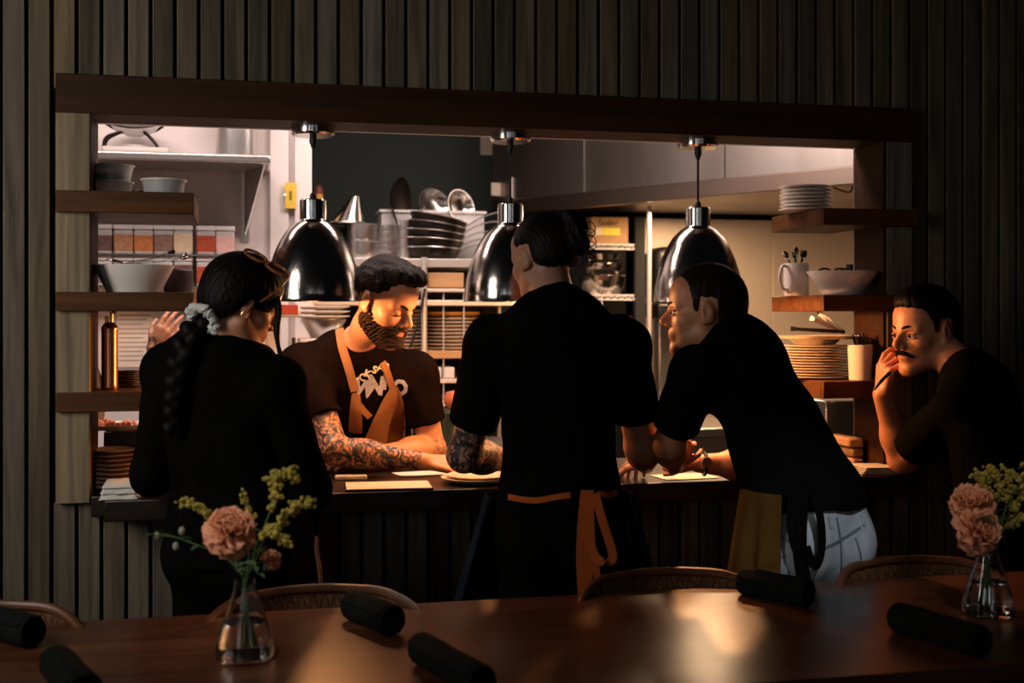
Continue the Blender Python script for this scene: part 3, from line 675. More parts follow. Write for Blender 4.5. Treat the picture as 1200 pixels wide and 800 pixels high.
# --- bottle at the door post
t = thing('squeeze_bottle', (atY(373, 255, 5.55).x, 5.55, zat(373, 262, 5.55)), 'cream squeeze bottle with brown cap at the edge of the green wall', 'bottle')
MB().lathe([(0,0),(.032,0),(.034,.01),(.034,.09),(.026,.11),(0,.11)], seg=24).build('body', mat('cream_bottle', 'd9b98a', .4), t)
MB().lathe([(0,.11),(.024,.11),(.022,.135),(0,.135)], seg=20).build('yellow_collar', mat('mustard', 'b9822e', .5), t)
MB().lathe([(0,.136),(.022,.136),(.02,.165),(.01,.175),(0,.175)], seg=20).build('cap', mat('brown_cap', '5f2a20', .5), t)
# --- steel rack of plates
YR, DR = 5.40, .44
xa, xb2 = atY(362, 310, YR).x, atY(612, 310, YR).x
zt = zat(530, 303, YR)
rk = thing('steel_rack', (xa, YR, 0), 'tall steel rack crowded with pans above and plates below, centre of the kitchen', 'rack')
W = xb2 - xa
for i, px in enumerate((366, 497, 608)):
    xx = atY(px, 350, YR).x - xa
    for yy in (0.0, DR): MB().tube([(xx, yy, 0), (xx, yy, zt+.005)], .014 if yy == 0 else .01, 12).build('post', M['rack_steel'], rk)
levels = [(303, 313), (338, 342), (351.5, 358), (411, 420), (444, 449), (470, 476), (540, 546)]
for i, (ya, yb) in enumerate(levels):
    MB().span((0, .012, zat(530, yb, YR)), (W, DR, zat(530, ya, YR))).build('shelf_board', M['board'] if i == 3 else M['rack_steel'], rk, bevel=.003)
for px in (521, 545): 
    xx = atY(px, 350, YR).x - xa; MB().tube([(xx, .03, zat(530, 540, YR)), (xx, .03, zat(530, 342, YR))], .004, 8).build('wire_upright', M['rack_steel'], rk)
MB().span((0, DR, .2), (W, DR+.01, zt-.02)).build('back_panel', M['black'], rk)
o = MB().span((atY(503, 330, YR).x, YR+.03, zat(520, 337, YR)+.001), (atY(545, 330, YR).x, YR+.25, zat(520, 319, YR))).build('wooden_box', M['board'], bevel=.004)
tag(o, 'tan wooden box on the steel rack just under the pans', 'box')
yl = zat(530, 408, YR+.15)
plate_stack('rack_plate', 531, YR+.17, zat(530, 371, YR+.15), zat(530, 411, YR)+.001, 9, 31, M['stoneware'], 'pale plate, {} of the right rack stack', 'plates in the right stack on the rack', .45)
o = MB().lathe([(0,0),(.105,0),(.125,.012),(.125,.02),(.10,.022),(0,.022)], seg=40).build('yellow_plate', mat('yellow_glaze', 'c98f2e', .4)); o.location = (atY(531, 366, YR+.17).x, YR+.17, zat(530, 371, YR+.15)+.002)
tag(o, 'mustard yellow plate topping the right plate stack on the rack', 'plate')
plate_stack('rack_plate', 465, YR+.17, zat(470, 362, YR+.15), zat(470, 411, YR)+.001, 11, 30, M['stoneware'], 'pale plate, {} of the left rack stack', 'plates in the left stack on the rack', .45)
for i, (pa, pb) in enumerate([(502, 519), (521, 534)]):
    o = MB().span((atY(pa, 440, YR).x, YR+.03, zat(520, 444, YR)+.001), (atY(pb, 440, YR).x, YR+.2, zat(520, 430.5, YR))).build('white_container', M['plastic_lid'], bevel=.005)
    tag(o, 'white lidded container on the low rack shelf, ' + ['left of the pair', 'right of the pair'][i], 'container', 'white containers on the rack')
o = MB().tube(smooth_path([atY(498, 338, YR-.03), atY(494, 360, YR-.03), atY(488, 385, YR-.03), atY(480, 408, YR-.03)]), .006, 8).build('black_cable', M['rubber']); tag(o, 'black cable hanging down the front post of the steel rack', 'cable')
c_ = atY(533, 468, 4.9)
t = thing('green_jar', (c_.x, 4.9, .955), 'round orange squash on a dark green jar beyond the tattooed elbow', 'jar')
MB().lathe([(0,0),(.05,0),(.055,.02),(.055,.14),(.04,.155),(0,.155)], seg=28).build('jar_body', mat('dark_green_glaze', '30361f', .4), t)
MB().lathe([(0,.156),(.03,.158),(.044,.18),(.046,.2),(.035,.225),(0,.232)], seg=28, rmod=lambda a, z: 1+.04*math.cos(a*6)).build('squash', mat('orange_squash', 'c96a3a', .5), t)
ob = MB().span((atY(498, 480, 4.75).x, 4.72, .9), (xb2+.1, 5.3, .95)).span((atY(498, 480, 4.75).x, 4.76, 0), (xb2+.1, 5.28, .9)).build('kitchen_bench', M['steel'], bevel=.004); tag(ob, 'low steel bench in front of the plate rack', 'bench')
# pans on top of the rack
zr = zt + .0015
def pot(px, Y, z0, rpx, h, label, m='steel', name='steel_pot', group=None, band=True):
    r = px2m(px, Y, rpx)
    pr = [(0,0),(r*.94,0),(r*.98,.012),(r*.98,h*.93),(r*1.03,h*.97),(r*1.03,h),(r*.95,h),(r*.95,.012),(0,.010)]
    return lathe_obj(name, pr, (atY(px, 280, Y).x, Y, z0), label, 'pot', M[m], group)
z1 = zat(425, 282, YR+.1)
Yq = YR + .14
pot(425, Yq, zr, 21, zat(425, 282.5, Yq)-zr, 'lower of two round steel pots stacked at the left of the rack top')
pot(424, Yq, zat(425, 282.5, Yq)+.001, 20, zat(425, 263, Yq)-zat(425, 282.5, Yq), 'upper of two round steel pots stacked at the left of the rack top')
pot(389, Yq+.02, zr, 17, zat(390, 266, Yq)-zr, 'dark pot at the far left of the rack top behind the lamp', 'iron', 'dark_pot')
n5 = 5; zz = np.linspace(zr, zat(455, 264, Yq), n5+1)
for i in range(n5):
    pot(454, Yq-.02, zz[i], 13.5-.5*i, zz[i+1]-zz[i]-.001, f'narrow steel tin, {ORD[n5-1-i] if i else "lowest"} of the left nest on the rack', 'steel', 'steel_tin', 'steel tins on the rack')
n5 = 4; zz = np.linspace(zr, zat(474, 258, Yq), n5+1)
for i in range(n5):
    pot(473.5, Yq+.0, zz[i], 11-.4*i, zz[i+1]-zz[i]-.001, f'narrow steel tin, {ORD[n5-1-i] if i else "lowest"} of the right nest by the pans', 'steel', 'steel_tin', 'steel tins on the rack')
# nest of tilted black frying pans with handles to the right
def pan(c, r, h, tilt, label, hl, ha_=0.0, lift=.35):
    t = thing('frying_pan', c, label, 'pan', 'black frying pans on the rack')
    R_ = Euler((0, tilt, 0)).to_matrix().to_4x4()
    MB().lathe([(0,0),(r*.72,0),(r*.86,.012),(r,h),(r*1.0,h+.003),(r*.965,h+.002),(r*.83,.016),(r*.7,.005),(0,.005)], seg=40, M=R_).build('bowl', M['iron'], t)
    MB().tube([R_ @ Vector((r*math.cos(a), r*math.sin(a), h+.002)) for a in np.linspace(0, 2*math.pi, 41)[:-1]], .0032, 6, cyclic=True).build('rim', M['steel'], t)
    d_ = Vector((math.cos(ha_), math.sin(ha_), 0))
    pts = smooth_path([R_ @ (d_*r*.95 + Vector((0,0,h*.7))), R_ @ (d_*(r+hl*.3) + Vector((0,0,h+hl*lift*.35))), R_ @ (d_*(r+hl*.7) + Vector((0,0,h+hl*lift*.75))), R_ @ (d_*(r+hl) + Vector((0,0,h+hl*lift*.78)))], 6)
    b = MB(); b.ribbon(pts, [.022]*len(pts), .006, Vector((0,1,0))); b.build('handle', M['steel'], t); return t
rr = px2m(508, YR+.12, 34)
xx = atY(508, 280, YR+.12).x
for i, (py, tl, hl, lift) in enumerate([(303.5, .03, .10, .3), (294, .07, .13, .25), (285, .11, .15, .3), (276, .16, .16, .5), (268, .20, .17, .62)]):
    pan((xx+.004*i, YR+.13, zr if i == 0 else zat(508, py, YR+.12)), rr*(.94 if i == 0 else 1), .05, tl, f'black frying pan, {ORD[4-i] if i else "lowest"} of the nest on the rack', hl, -.15+.1*(i % 2), lift)
# clear tub of lids behind the pans
t = thing('clear_crate', (atY(505, 262, 5.75).x, 5.755, zr), 'clear plastic crate behind the black pans on the rack', 'crate')
cw = px2m(505, 5.75, 60); chh = zat(505, 251, 5.75)-zr
b = MB().span((-cw,-.08,0), (cw,.08,.006)).span((-cw,-.08,.006), (cw,-.075,chh)).span((-cw,.075,.006), (cw,.08,chh)).span((-cw,-.075,.006), (-cw+.005,.075,chh)).span((cw-.005,-.075,.006), (cw,.075,chh)); b.build('body', M['plastic'], t)
b = MB().span((-cw-.01,-.09,chh), (cw+.01,-.075,chh+.012)).span((-cw-.01,.075,chh), (cw+.01,.09,chh+.012)).span((-cw-.01,-.075,chh), (-cw+.004,.075,chh+.012)).span((cw-.004,-.075,chh), (cw+.01,.075,chh+.012)); b.build('rim', M['plastic_lid'], t)
zi = zr + chh - .06
def lidlike(name, px, py, Y, rpx, rx, rz, label, m, deep=.03):
    r = px2m(px, Y, rpx)
    o = MB().lathe([(0,0),(r*.5,.004),(r*.85,deep*.5),(r,deep),(r*1.02,deep+.004),(r*.97,deep+.004),(r*.82,deep*.5+.006),(r*.45,.01),(0,.008)], seg=40).build(name, m)
    o.location = atY(px, py, Y); o.rotation_euler = (rx, 0, rz); return tag(o, label, 'lid')
lidlike('pan_lid', 463, 236, 5.72, 29, math.pi*.5, 1.05, 'dark round pan lid standing on edge above the steel tins', M['iron'], .035)
lidlike('steel_sieve', 503, 247, 5.72, 23, math.pi*.40, .5, 'round steel bowl tipped on edge in the clear crate, left of the pair', M['chrome'], .05)
lidlike('steel_sieve', 532, 246, 5.73, 21, math.pi*.43, .6, 'round steel bowl tipped on edge in the clear crate, right of the pair', M['chrome'], .05)
t = thing('steel_funnel', (atY(407, 262, Yq).x, Yq+.0, zat(425, 263, Yq)+.002), 'upturned steel cone strainer resting on the pots at the left of the rack', 'strainer')
rf, hf = px2m(405, Yq, 20), px2m(405, Yq, 32)
b = MB(); seg = 36
v = [(rf*math.cos(2*math.pi*i/seg), rf*math.sin(2*math.pi*i/seg), 0) for i in range(seg)] + [(rf*.45+rf*.26*math.cos(2*math.pi*i/seg), rf*.26*math.sin(2*math.pi*i/seg), hf) for i in range(seg)]
b.add(v, [(i, (i+1) % seg, (i+1) % seg+seg, i+seg) for i in range(seg)] + [tuple(range(seg, 2*seg))]).build('cone', M['chrome'], t)
MB().tube([(rf*math.cos(a), rf*math.sin(a), .003) for a in np.linspace(0, 6.2832, 37)[:-1]], .005, 8, cyclic=True).build('rim', M['steel'], t)
# --- wire shelf with box and bowls right of the middle person
YV = 6.12
xa, xb2 = atY(640, 300, YV).x, atY(744, 300, YV).x
t = thing('wire_shelving', (xa, YV, 0), 'dark shelving unit with white wire shelves behind the bun and black post', 'shelving')
for py in (286.5, 346, 430): 
    z = zat(700, py+5.5, YV); h_ = px2m(700, YV, 6.5)
    b = MB().span((0, 0, z), (xb2-xa, .004, z+.006)).span((0, 0, z+h_-.006), (xb2-xa, .004, z+h_)).span((0, .30, z+h_-.006), (xb2-xa, .306, z+h_))
    nz_ = 26
    b.tube([((xb2-xa)*i/nz_, .002, z+.005+(h_-.01)*(i % 2)) for i in range(nz_+1)], .003, 6)
    for i in range(20): b.tube([((xb2-xa)*i/19, 0, z+h_-.003), ((xb2-xa)*i/19, .305, z+h_-.003)], .0022, 6)
    b.build('wire_shelf', M['white_trim'], t)
for xx, w_ in ((xb2-xa-.0, .055), (-.05, .04)):
    MB().span((xx, -.01, 0), (xx+w_, .02, zat(745, 254, YV))).build('post', M['black'], t)
MB().span((-.05, .31, .1), (xb2-xa+.05, .32, zat(745, 254, YV))).build('back_panel', M['black'], t)
xr = atY(706, 350, YV).x - xa
MB().tube([(xr, .01, zat(700, 430, YV)), (xr, .01, zat(700, 346, YV))], .004, 8).build('wire_upright', M['white_trim'], t)
zbx = zat(715, 286.5, YV) + .003
bxw = px2m(715, YV, 46)
t = thing('cardboard_box', (atY(715, 270, YV).x, YV+.01, zbx), 'tan cardboard box with handwriting and yellow sticker on the top wire shelf', 'box')
bh = zat(715, 254, YV) - zbx
MB().span((-bxw/2, 0, 0), (bxw/2, .25, bh)).build('carton', mat('cardboard', 'a9825a', .8, noise=(30, '9c764f')), t, bevel=.004)
MB().span((-bxw*.38, -.0025, bh*.33), (bxw*.0, -.0005, bh*.60)).build('white_sticker', M['paper'], t)
MB().span((-bxw*.20, -.003, bh*.33), (bxw*.28, -.0026, bh*.60)).build('yellow_sticker', mat('yellow_sticker', 'd8c53a', .6), t)
ink = mat('brown_ink', '38261a', .7)
def scrawl(word, wd, hh):
    """connected handwriting strokes"""
    G = {'L': [(.2,1),(.1,.1),(.55,.05)], 'e': [(0,.25),(.35,.35),(.2,.5),(.03,.3),(.2,.02),(.5,.15)], 's': [(.1,.1),(.3,.5),(.35,.25),(.15,.02),(.5,.1)], 't': [(.1,.2),(.3,.9),(.2,.2),(.3,.02),(.5,.12)], 'r': [(.05,.1),(.15,.5),(.3,.45),(.5,.4)]}
    pts = []; 
    for i, c in enumerate(word): pts += [((i*.55 + x)*wd/len(word)/.55, y*hh) for x, y in G[c]]
    return pts
sp = scrawl('Lester', bxw*.52, bh*.24)
MB().tube(smooth_path([(-bxw*.28+x, -.002, bh*.70+y) for x, y in sp], 4), .0017, 6).build('handwriting', ink, t)
g = 'steel bowls on the lower wire shelf'
zw = zat(705, 346, YV) + .003
for i, (px, rpx, y0, y1, lab) in enumerate([(706, 27, 346, 323, 'largest dented steel bowl, lowest on the lower wire shelf'), (707, 24, 322, 309, 'middle steel bowl of the pile on the lower wire shelf'), (706, 20, 308, 298, 'small steel pot topping the pile on the lower wire shelf')]):
    r = px2m(px, YV+.15, rpx); za = zw if i == 0 else zat(705, y0, YV+.15); hh = zat(705, y1, YV+.15)-za
    lathe_obj('steel_bowl', [(0,0),(r*.7,0),(r*.93,hh*.35),(r,hh*.8),(r*1.03,hh*.97),(r*1.0,hh),(r*.95,hh*.9),(r*.88,hh*.35),(r*.66,.01),(0,.008)], (atY(px, 320, YV+.15).x, YV+.15, za), lab, 'bowl', M['chrome'], g)
o = MB().span((atY(716, 380, YV).x, YV+.01, zat(728, 388, YV)-.06), (atY(741, 380, YV).x, YV+.2, zat(728, 371, YV))).build('orange_carton', mat('orange_card', 'b04a20', .6), bevel=.005)
tag(o, 'orange carton standing lower on the wire shelving', 'carton'); o.location.z = 0
MB().span((atY(720, 380, YV).x, YV+.0085, zat(728, 388, YV)), (atY(737, 380, YV).x, YV+.0098, zat(728, 376, YV))).build('white_panel', M['paper'], o)
sh2 = MB().span((atY(640, 400, YV).x, YV+.0, zat(728, 388, YV)-.075), (xb2, YV+.3, zat(728, 388, YV)-.062)).build('low_shelf', M['white_trim'])
tag(sh2, 'pale low shelf carrying the orange carton', 'shelf')
t = thing('pale_pole', (atY(760.5, 300, 5.95).x, 5.95, 0), 'slim pale steel pole standing left of the right lamp', 'pole')
MB().tube([(0,0,.0), (0,0,2.07)], .0125, 14).build('tube', M['rack_steel'], t); MB().cyl((0,0,0), .035, .012).build('foot', M['white_trim'], t)
MB().lathe([(.0125,1.30),(.018,1.30),(.018,1.33),(.0125,1.33)], seg=16).build('collar', M['steel'], t)
t = thing('black_mixer', (atY(790, 340, 6.2).x, 6.2, 0), 'rounded black kitchen machine behind the right lamp', 'machine')
z0_, z1_ = zat(790, 372, 6.2), zat(790, 290, 6.2); w_ = px2m(790, 6.2, 32)
MB().span((-w_, -.12, z0_+.08), (w_, .12, z1_)).build('hood_body', M['black_plastic'], t, bevel=.06, seg=4)
MB().span((-w_*.9, -.125, z0_), (w_*.9, .11, z0_+.075)).build('lower_band', M['black_plastic'], t, bevel=.01)
MB().span((-.08, .03, .922), (.08, .11, z0_+.01)).build('stand', M['steel'], t, bevel=.01)
t = thing('cooking_line', (atY(778, 500, 5.75).x, 5.75, 0), 'steel cooking range along the steel wall under the hood', 'range')
MB().span((0, .05, 0), (1.7, .64, .88)).build('body', M['steel'], t, bevel=.004); MB().span((-.02, .0, .88), (1.72, .66, .92)).build('top', M['steel'], t, bevel=.004)
for k in range(2): MB().tube([(.15+.7*k, .02, .74), (.65+.7*k, .02, .74)], .012).build('door_handle', M['chrome'], t)
o = MB().tube(smooth_path([atY(974, 218, 4.75), atY(985, 223, 4.75), atY(996, 225, 4.75), atY(1000, 217, 4.75)], 5), .004, 6).build('hook_chain', M['iron']); tag(o, 'thin dark hooked chain hanging at the hood edge by the upper right shelf', 'chain')
# ================================================================ people: each body is one smooth continuous surface
from mathutils.bvhtree import BVHTree
class Field:
    """signed distance on a grid; shapes are blended in, the zero surface becomes the mesh"""
    def __init__(s, lo, hi, h):
        s.h = h; s.lo = np.array(lo, float); n = np.ceil((np.array(hi)-s.lo)/h).astype(int)+1
        s.ax = [s.lo[i]+h*np.arange(n[i]) for i in range(3)]; s.F = np.full(n, .08, np.float32)
    def win(s, lo, hi):
        sl = tuple(slice(max(0, int((lo[i]-s.lo[i])/s.h)), max(0, min(s.F.shape[i], int((hi[i]-s.lo[i])/s.h)+2))) for i in range(3))
        g = [s.ax[i][sl[i]].astype(np.float32) for i in range(3)]
        return sl, (g[0][:, None, None], g[1][None, :, None], g[2][None, None, :])
    def put(s, sl, d, k, op):
        A = s.F[sl]
        if A.size == 0: return
        if op == 's': d = -d
        if k > 0:
            hh = np.maximum(k - np.abs(A-d), 0)/k; m = hh*hh*k*.25
            s.F[sl] = np.minimum(A, d)-m if op == 'u' else np.maximum(A, d)+m
        else: s.F[sl] = np.minimum(A, d) if op == 'u' else np.maximum(A, d)
    def cone(s, a, b, ra, rb, k=.02, flat=None, op='u', cut=None):
        a, b = np.array(a, float), np.array(b, float); R = max(ra, rb)+k+.02
        sl, (X, Y, Z) = s.win(np.minimum(a, b)-R, np.maximum(a, b)+R)
        px, py, pz = X-a[0], Y-a[1], Z-a[2]; ba = b-a; kk = 1.0
        if flat:
            f = np.array(flat[0], float); f /= np.linalg.norm(f); c = 1/flat[1]-1
            t = (px*f[0]+py*f[1]+pz*f[2])*c; px, py, pz = px+t*f[0], py+t*f[1], pz+t*f[2]
            ba = ba + f*(ba@f)*c; kk = (flat[1]+1)/2
        L = ba@ba+1e-9
        t = np.clip((px*ba[0]+py*ba[1]+pz*ba[2])/L, 0, 1)
        d = np.sqrt((px-t*ba[0])**2+(py-t*ba[1])**2+(pz-t*ba[2])**2)-(ra+(rb-ra)*t); d = d*kk
        for c in (cut or []):
            p, n = np.array(c[0], float), np.array(c[1], float); n = n/np.linalg.norm(n)
            d = np.maximum(d, (X-p[0])*n[0]+(Y-p[1])*n[1]+(Z-p[2])*n[2])
        s.put(sl, d.astype(np.float32), k, op)
    def ell(s, c, r, R=None, k=.02, op='u', fn=None):
        c = np.array(c, float); r = np.array(r, float); R = np.eye(3) if R is None else np.array(R)
        m = r.max()+k+.02
        sl, (X, Y, Z) = s.win(c-m, c+m); X, Y, Z = X-c[0], Y-c[1], Z-c[2]
        q = [X*R[0, i]+Y*R[1, i]+Z*R[2, i] for i in range(3)]
        k0 = np.sqrt(sum((q[i]/r[i])**2 for i in range(3))); k1 = np.sqrt(sum((q[i]/r[i]**2)**2 for i in range(3)))+1e-6
        d = k0*(k0-1)/k1
        if fn: d = fn(d, q)
        s.put(sl, d.astype(np.float32), k, op)
    def coords(s): return s.ax[0][:, None, None], s.ax[1][None, :, None], s.ax[2][None, None, :]
    def mesh(s):
        F, h = s.F, s.h; neg = F < 0; nx, ny, nz = F.shape
        cnt = np.zeros((nx-1, ny-1, nz-1), np.int8)
        for dx in (0,1):
            for dy in (0,1):
                for dz in (0,1): cnt += neg[dx:nx-1+dx, dy:ny-1+dy, dz:nz-1+dz]
        I, J, K = np.nonzero((cnt > 0) & (cnt < 8)); idx = np.full(cnt.shape, -1, np.int32); idx[I, J, K] = np.arange(len(I))
        V = np.zeros((len(I), 3)); W = np.zeros(len(I))
        cor = [(0,0,0),(1,0,0),(0,1,0),(1,1,0),(0,0,1),(1,0,1),(0,1,1),(1,1,1)]
        val = [F[I+c[0], J+c[1], K+c[2]] for c in cor]
        for a, b in [(0,1),(2,3),(4,5),(6,7),(0,2),(1,3),(4,6),(5,7),(0,4),(1,5),(2,6),(3,7)]:
            m = (val[a] < 0) != (val[b] < 0); t = val[a]/np.where(m, val[a]-val[b], 1)
            p = np.array(cor[a])[None]*(1-t[:, None])+np.array(cor[b])[None]*t[:, None]
            V += np.where(m[:, None], p, 0); W += m
        V = (V/W[:, None]+np.stack([I, J, K], 1))*h+s.lo
        Q = []
        for ax in range(3):
            A = np.take(neg, range(F.shape[ax]-1), ax); B = np.take(neg, range(1, F.shape[ax]), ax)
            e = np.argwhere(A != B); o1, o2 = [(1, 2), (2, 0), (0, 1)][ax]
            ok = (e[:, o1] > 0) & (e[:, o2] > 0) & (e[:, o1] < F.shape[o1]-1) & (e[:, o2] < F.shape[o2]-1); e = e[ok]
            inside = A[e[:, 0], e[:, 1], e[:, 2]]
            def at_(d1, d2):
                q = e.copy(); q[:, o1] += d1; q[:, o2] += d2; return idx[q[:, 0], q[:, 1], q[:, 2]]
            q = np.stack([at_(-1,-1), at_(0,-1), at_(0,0), at_(-1,0)], 1); q[~inside] = q[~inside][:, ::-1]; Q.append(q)
        Q = np.concatenate(Q); Q = Q[(Q >= 0).all(1)]
        return V, Q
def np_mesh(name, V, Q, m, parent=None, origin=(0,0,0), attrs=None):
    me = bpy.data.meshes.new(name); V = V-np.array(origin)
    me.vertices.add(len(V)); me.vertices.foreach_set('co', V.astype(np.float32).ravel())
    me.loops.add(Q.size); me.loops.foreach_set('vertex_index', Q.astype(np.int32).ravel())
    me.polygons.add(len(Q)); me.polygons.foreach_set('loop_start', np.arange(0, Q.size, 4, dtype=np.int32)); me.polygons.foreach_set('loop_total', np.full(len(Q), 4, np.int32))
    me.update(calc_edges=True); me.validate(); me.shade_smooth(); me.materials.append(m)
    for k, a in (attrs or {}).items():
        at_ = me.attributes.new(k, 'FLOAT_COLOR' if a.ndim == 2 else 'FLOAT', 'POINT')
        at_.data.foreach_set('color' if a.ndim == 2 else 'value', a.astype(np.float32).ravel())
    o = bpy.data.objects.new(name, me); COL.objects.link(o)
    if parent is not None: o.parent = parent
    return o
def vnormals(V, Q):
    n = np.cross(V[Q[:, 2]]-V[Q[:, 0]], V[Q[:, 3]]-V[Q[:, 1]]); N = np.zeros_like(V)
    for i in range(4): np.add.at(N, Q[:, i], n)
    return N/(np.linalg.norm(N, axis=1, keepdims=True)+1e-12)
def relax(V, Q, it=2, lam=.5):
    for _ in range(it):
        S = np.zeros_like(V); c = np.zeros(len(V))
        for i in range(4):
            np.add.at(S, Q[:, i], V[Q[:, (i+1) % 4]]); np.add.at(c, Q[:, i], 1)
        V = V+lam*(S/np.maximum(c, 1)[:, None]-V)
    return V
def folds(V, amp, fx=9.0, seed=0):
    """gentle cloth folds"""
    r = np.random.default_rng(seed); d = np.zeros(len(V))
    for i in range(6):
        k = r.normal(size=3)*np.array([1.4, 1.4, .55])*fx*(1+.5*i); ph = r.random()*6
        w_ = np.sin(V@(r.normal(size=3)*4)+i)
        d += np.sin(V@k+ph+1.5*w_)/(1+.5*i)
    k = r.normal(size=3); d += .8*np.abs(np.sin(V@np.array([16., 14., -22.])+2.2*np.sin(V@np.array([7., -9., 6.])+seed)))**.6
    return d*amp/2
def pix(V):
    r = V-np.array([0, 0, EYE]); t = r[..., 0]*SA+r[..., 1]*CA; u = (r[..., 0]*CA-r[..., 1]*SA)/t; return 600+F_PX*u, HOR-F_PX*r[..., 2]/t, t

# ---- skin, cloth, hair materials
def skinmat(name, scale=60):
    m = bpy.data.materials.new(name); m.use_nodes = True; nt = m.node_tree; b = nt.nodes['Principled BSDF']; N, L = nt.nodes.new, nt.links.new
    a = N('ShaderNodeAttribute'); a.attribute_name = 'tint'; ink = N('ShaderNodeAttribute'); ink.attribute_name = 'ink'
    tc = N('ShaderNodeTexCoord')
    nz = N('ShaderNodeTexNoise'); nz.inputs['Scale'].default_value = 22; nz.inputs['Detail'].default_value = 3; nz.inputs['Distortion'].default_value = 2.2
    L(tc.outputs['Object'], nz.inputs['Vector'])
    wv = N('ShaderNodeTexWave'); wv.inputs['Scale'].default_value = 14; wv.inputs['Distortion'].default_value = 14; wv.inputs['Detail'].default_value = 3; wv.inputs['Detail Scale'].default_value = 2.0
    L(tc.outputs['Object'], wv.inputs['Vector'])
    r1 = N('ShaderNodeValToRGB'); r1.color_ramp.elements[0].position = .47; r1.color_ramp.elements[1].position = .55; L(nz.outputs['Fac'], r1.inputs['Fac'])
    r2 = N('ShaderNodeValToRGB'); r2.color_ramp.elements[0].position = .55; r2.color_ramp.elements[1].position = .7; L(wv.outputs['Fac'], r2.inputs['Fac'])
    mx = N('ShaderNodeMath'); mx.operation = 'MAXIMUM'; mu = N('ShaderNodeMath'); mu.operation = 'MULTIPLY'; mu.inputs[1].default_value = .8
    L(r2.outputs[0], mu.inputs[0]); L(r1.outputs[0], mx.inputs[0]); L(mu.outputs[0], mx.inputs[1])
    ml = N('ShaderNodeMath'); ml.operation = 'MULTIPLY'; L(mx.outputs[0], ml.inputs[0]); L(ink.outputs['Fac'], ml.inputs[1])
    mc = N('ShaderNodeMix'); mc.data_type = 'RGBA'; L(ml.outputs[0], mc.inputs['Factor']); L(a.outputs['Color'], mc.inputs['A']); mc.inputs['B'].default_value = (*lin('2b2a2c'), 1)
    L(mc.outputs['Result'], b.inputs['Base Color']); b.inputs['Roughness'].default_value = .48
    b.inputs['Subsurface Weight'].default_value = .12; b.inputs['Subsurface Radius'].default_value = (.012, .004, .002); b.inputs['Subsurface Scale'].default_value = .5
    bn = N('ShaderNodeTexNoise'); bn.inputs['Scale'].default_value = 220; L(tc.outputs['Object'], bn.inputs['Vector'])
    bp = N('ShaderNodeBump'); bp.inputs['Strength'].default_value = .08; bp.inputs['Distance'].default_value = .002; L(bn.outputs['Fac'], bp.inputs['Height']); L(bp.outputs[0], b.inputs['Normal'])
    return m
M['skin'] = skinmat('skin')
def cloth(name, c, c2=None, rough=.9): return mat(name, c, rough, noise=(8, c2 or c), bump=(160, .25), **{'Specular IOR Level': .0})
M['tee_black'] = cloth('black_cotton', '0d0c0c', '121110')
M['tee_brown'] = cloth('washed_black_cotton', '110b0a', '17100e')
M['trouser'] = cloth('dark_trousers', '121110')
M['navy'] = cloth('navy_apron', '16202a', '1a2530')
M['olive'] = cloth('olive_apron', '4d3416', '5e431f')
M['leather'] = cloth('tan_apron', 'a3744f', '976947', .75)
M['rust'] = cloth('rust_strap', 'a8532a', 'b55c2f')
M['jeans'] = mat('light_denim', 'a3abb3', .9, noise=(40, 'b9c0c6', (1, 1, .3)), bump=(300, .3))
M['seam'] = mat('denim_seam', '66727e', .9)
M['hair'] = mat('black_hair', '0a0807', .5, noise=(6, '15100d', (20, 20, 3)), bump=(30, .9, (3.5, 3.5, .8)), **{'Specular IOR Level': .10})
M['hair_brown'] = mat('dark_brown_hair', '120c09', .5, noise=(6, '241811', (20, 20, 3)), bump=(34, .9, (3, 3, 1)), **{'Specular IOR Level': .10})
M['beard'] = mat('brown_beard', '1d0f08', .7, noise=(90, '2e190c'), bump=(200, 1.0), **{'Specular IOR Level': .2})
M['shoe'] = mat('black_shoe', '0c0b0b', .5)
M['tortoise'] = mat('tortoiseshell', 'b06a2c', .22, noise=(60, '4a2610'))
M['eye'] = mat('eye_white', 'd8cfc4', .2); M['iris'] = mat('dark_iris', '1c120c', .15)

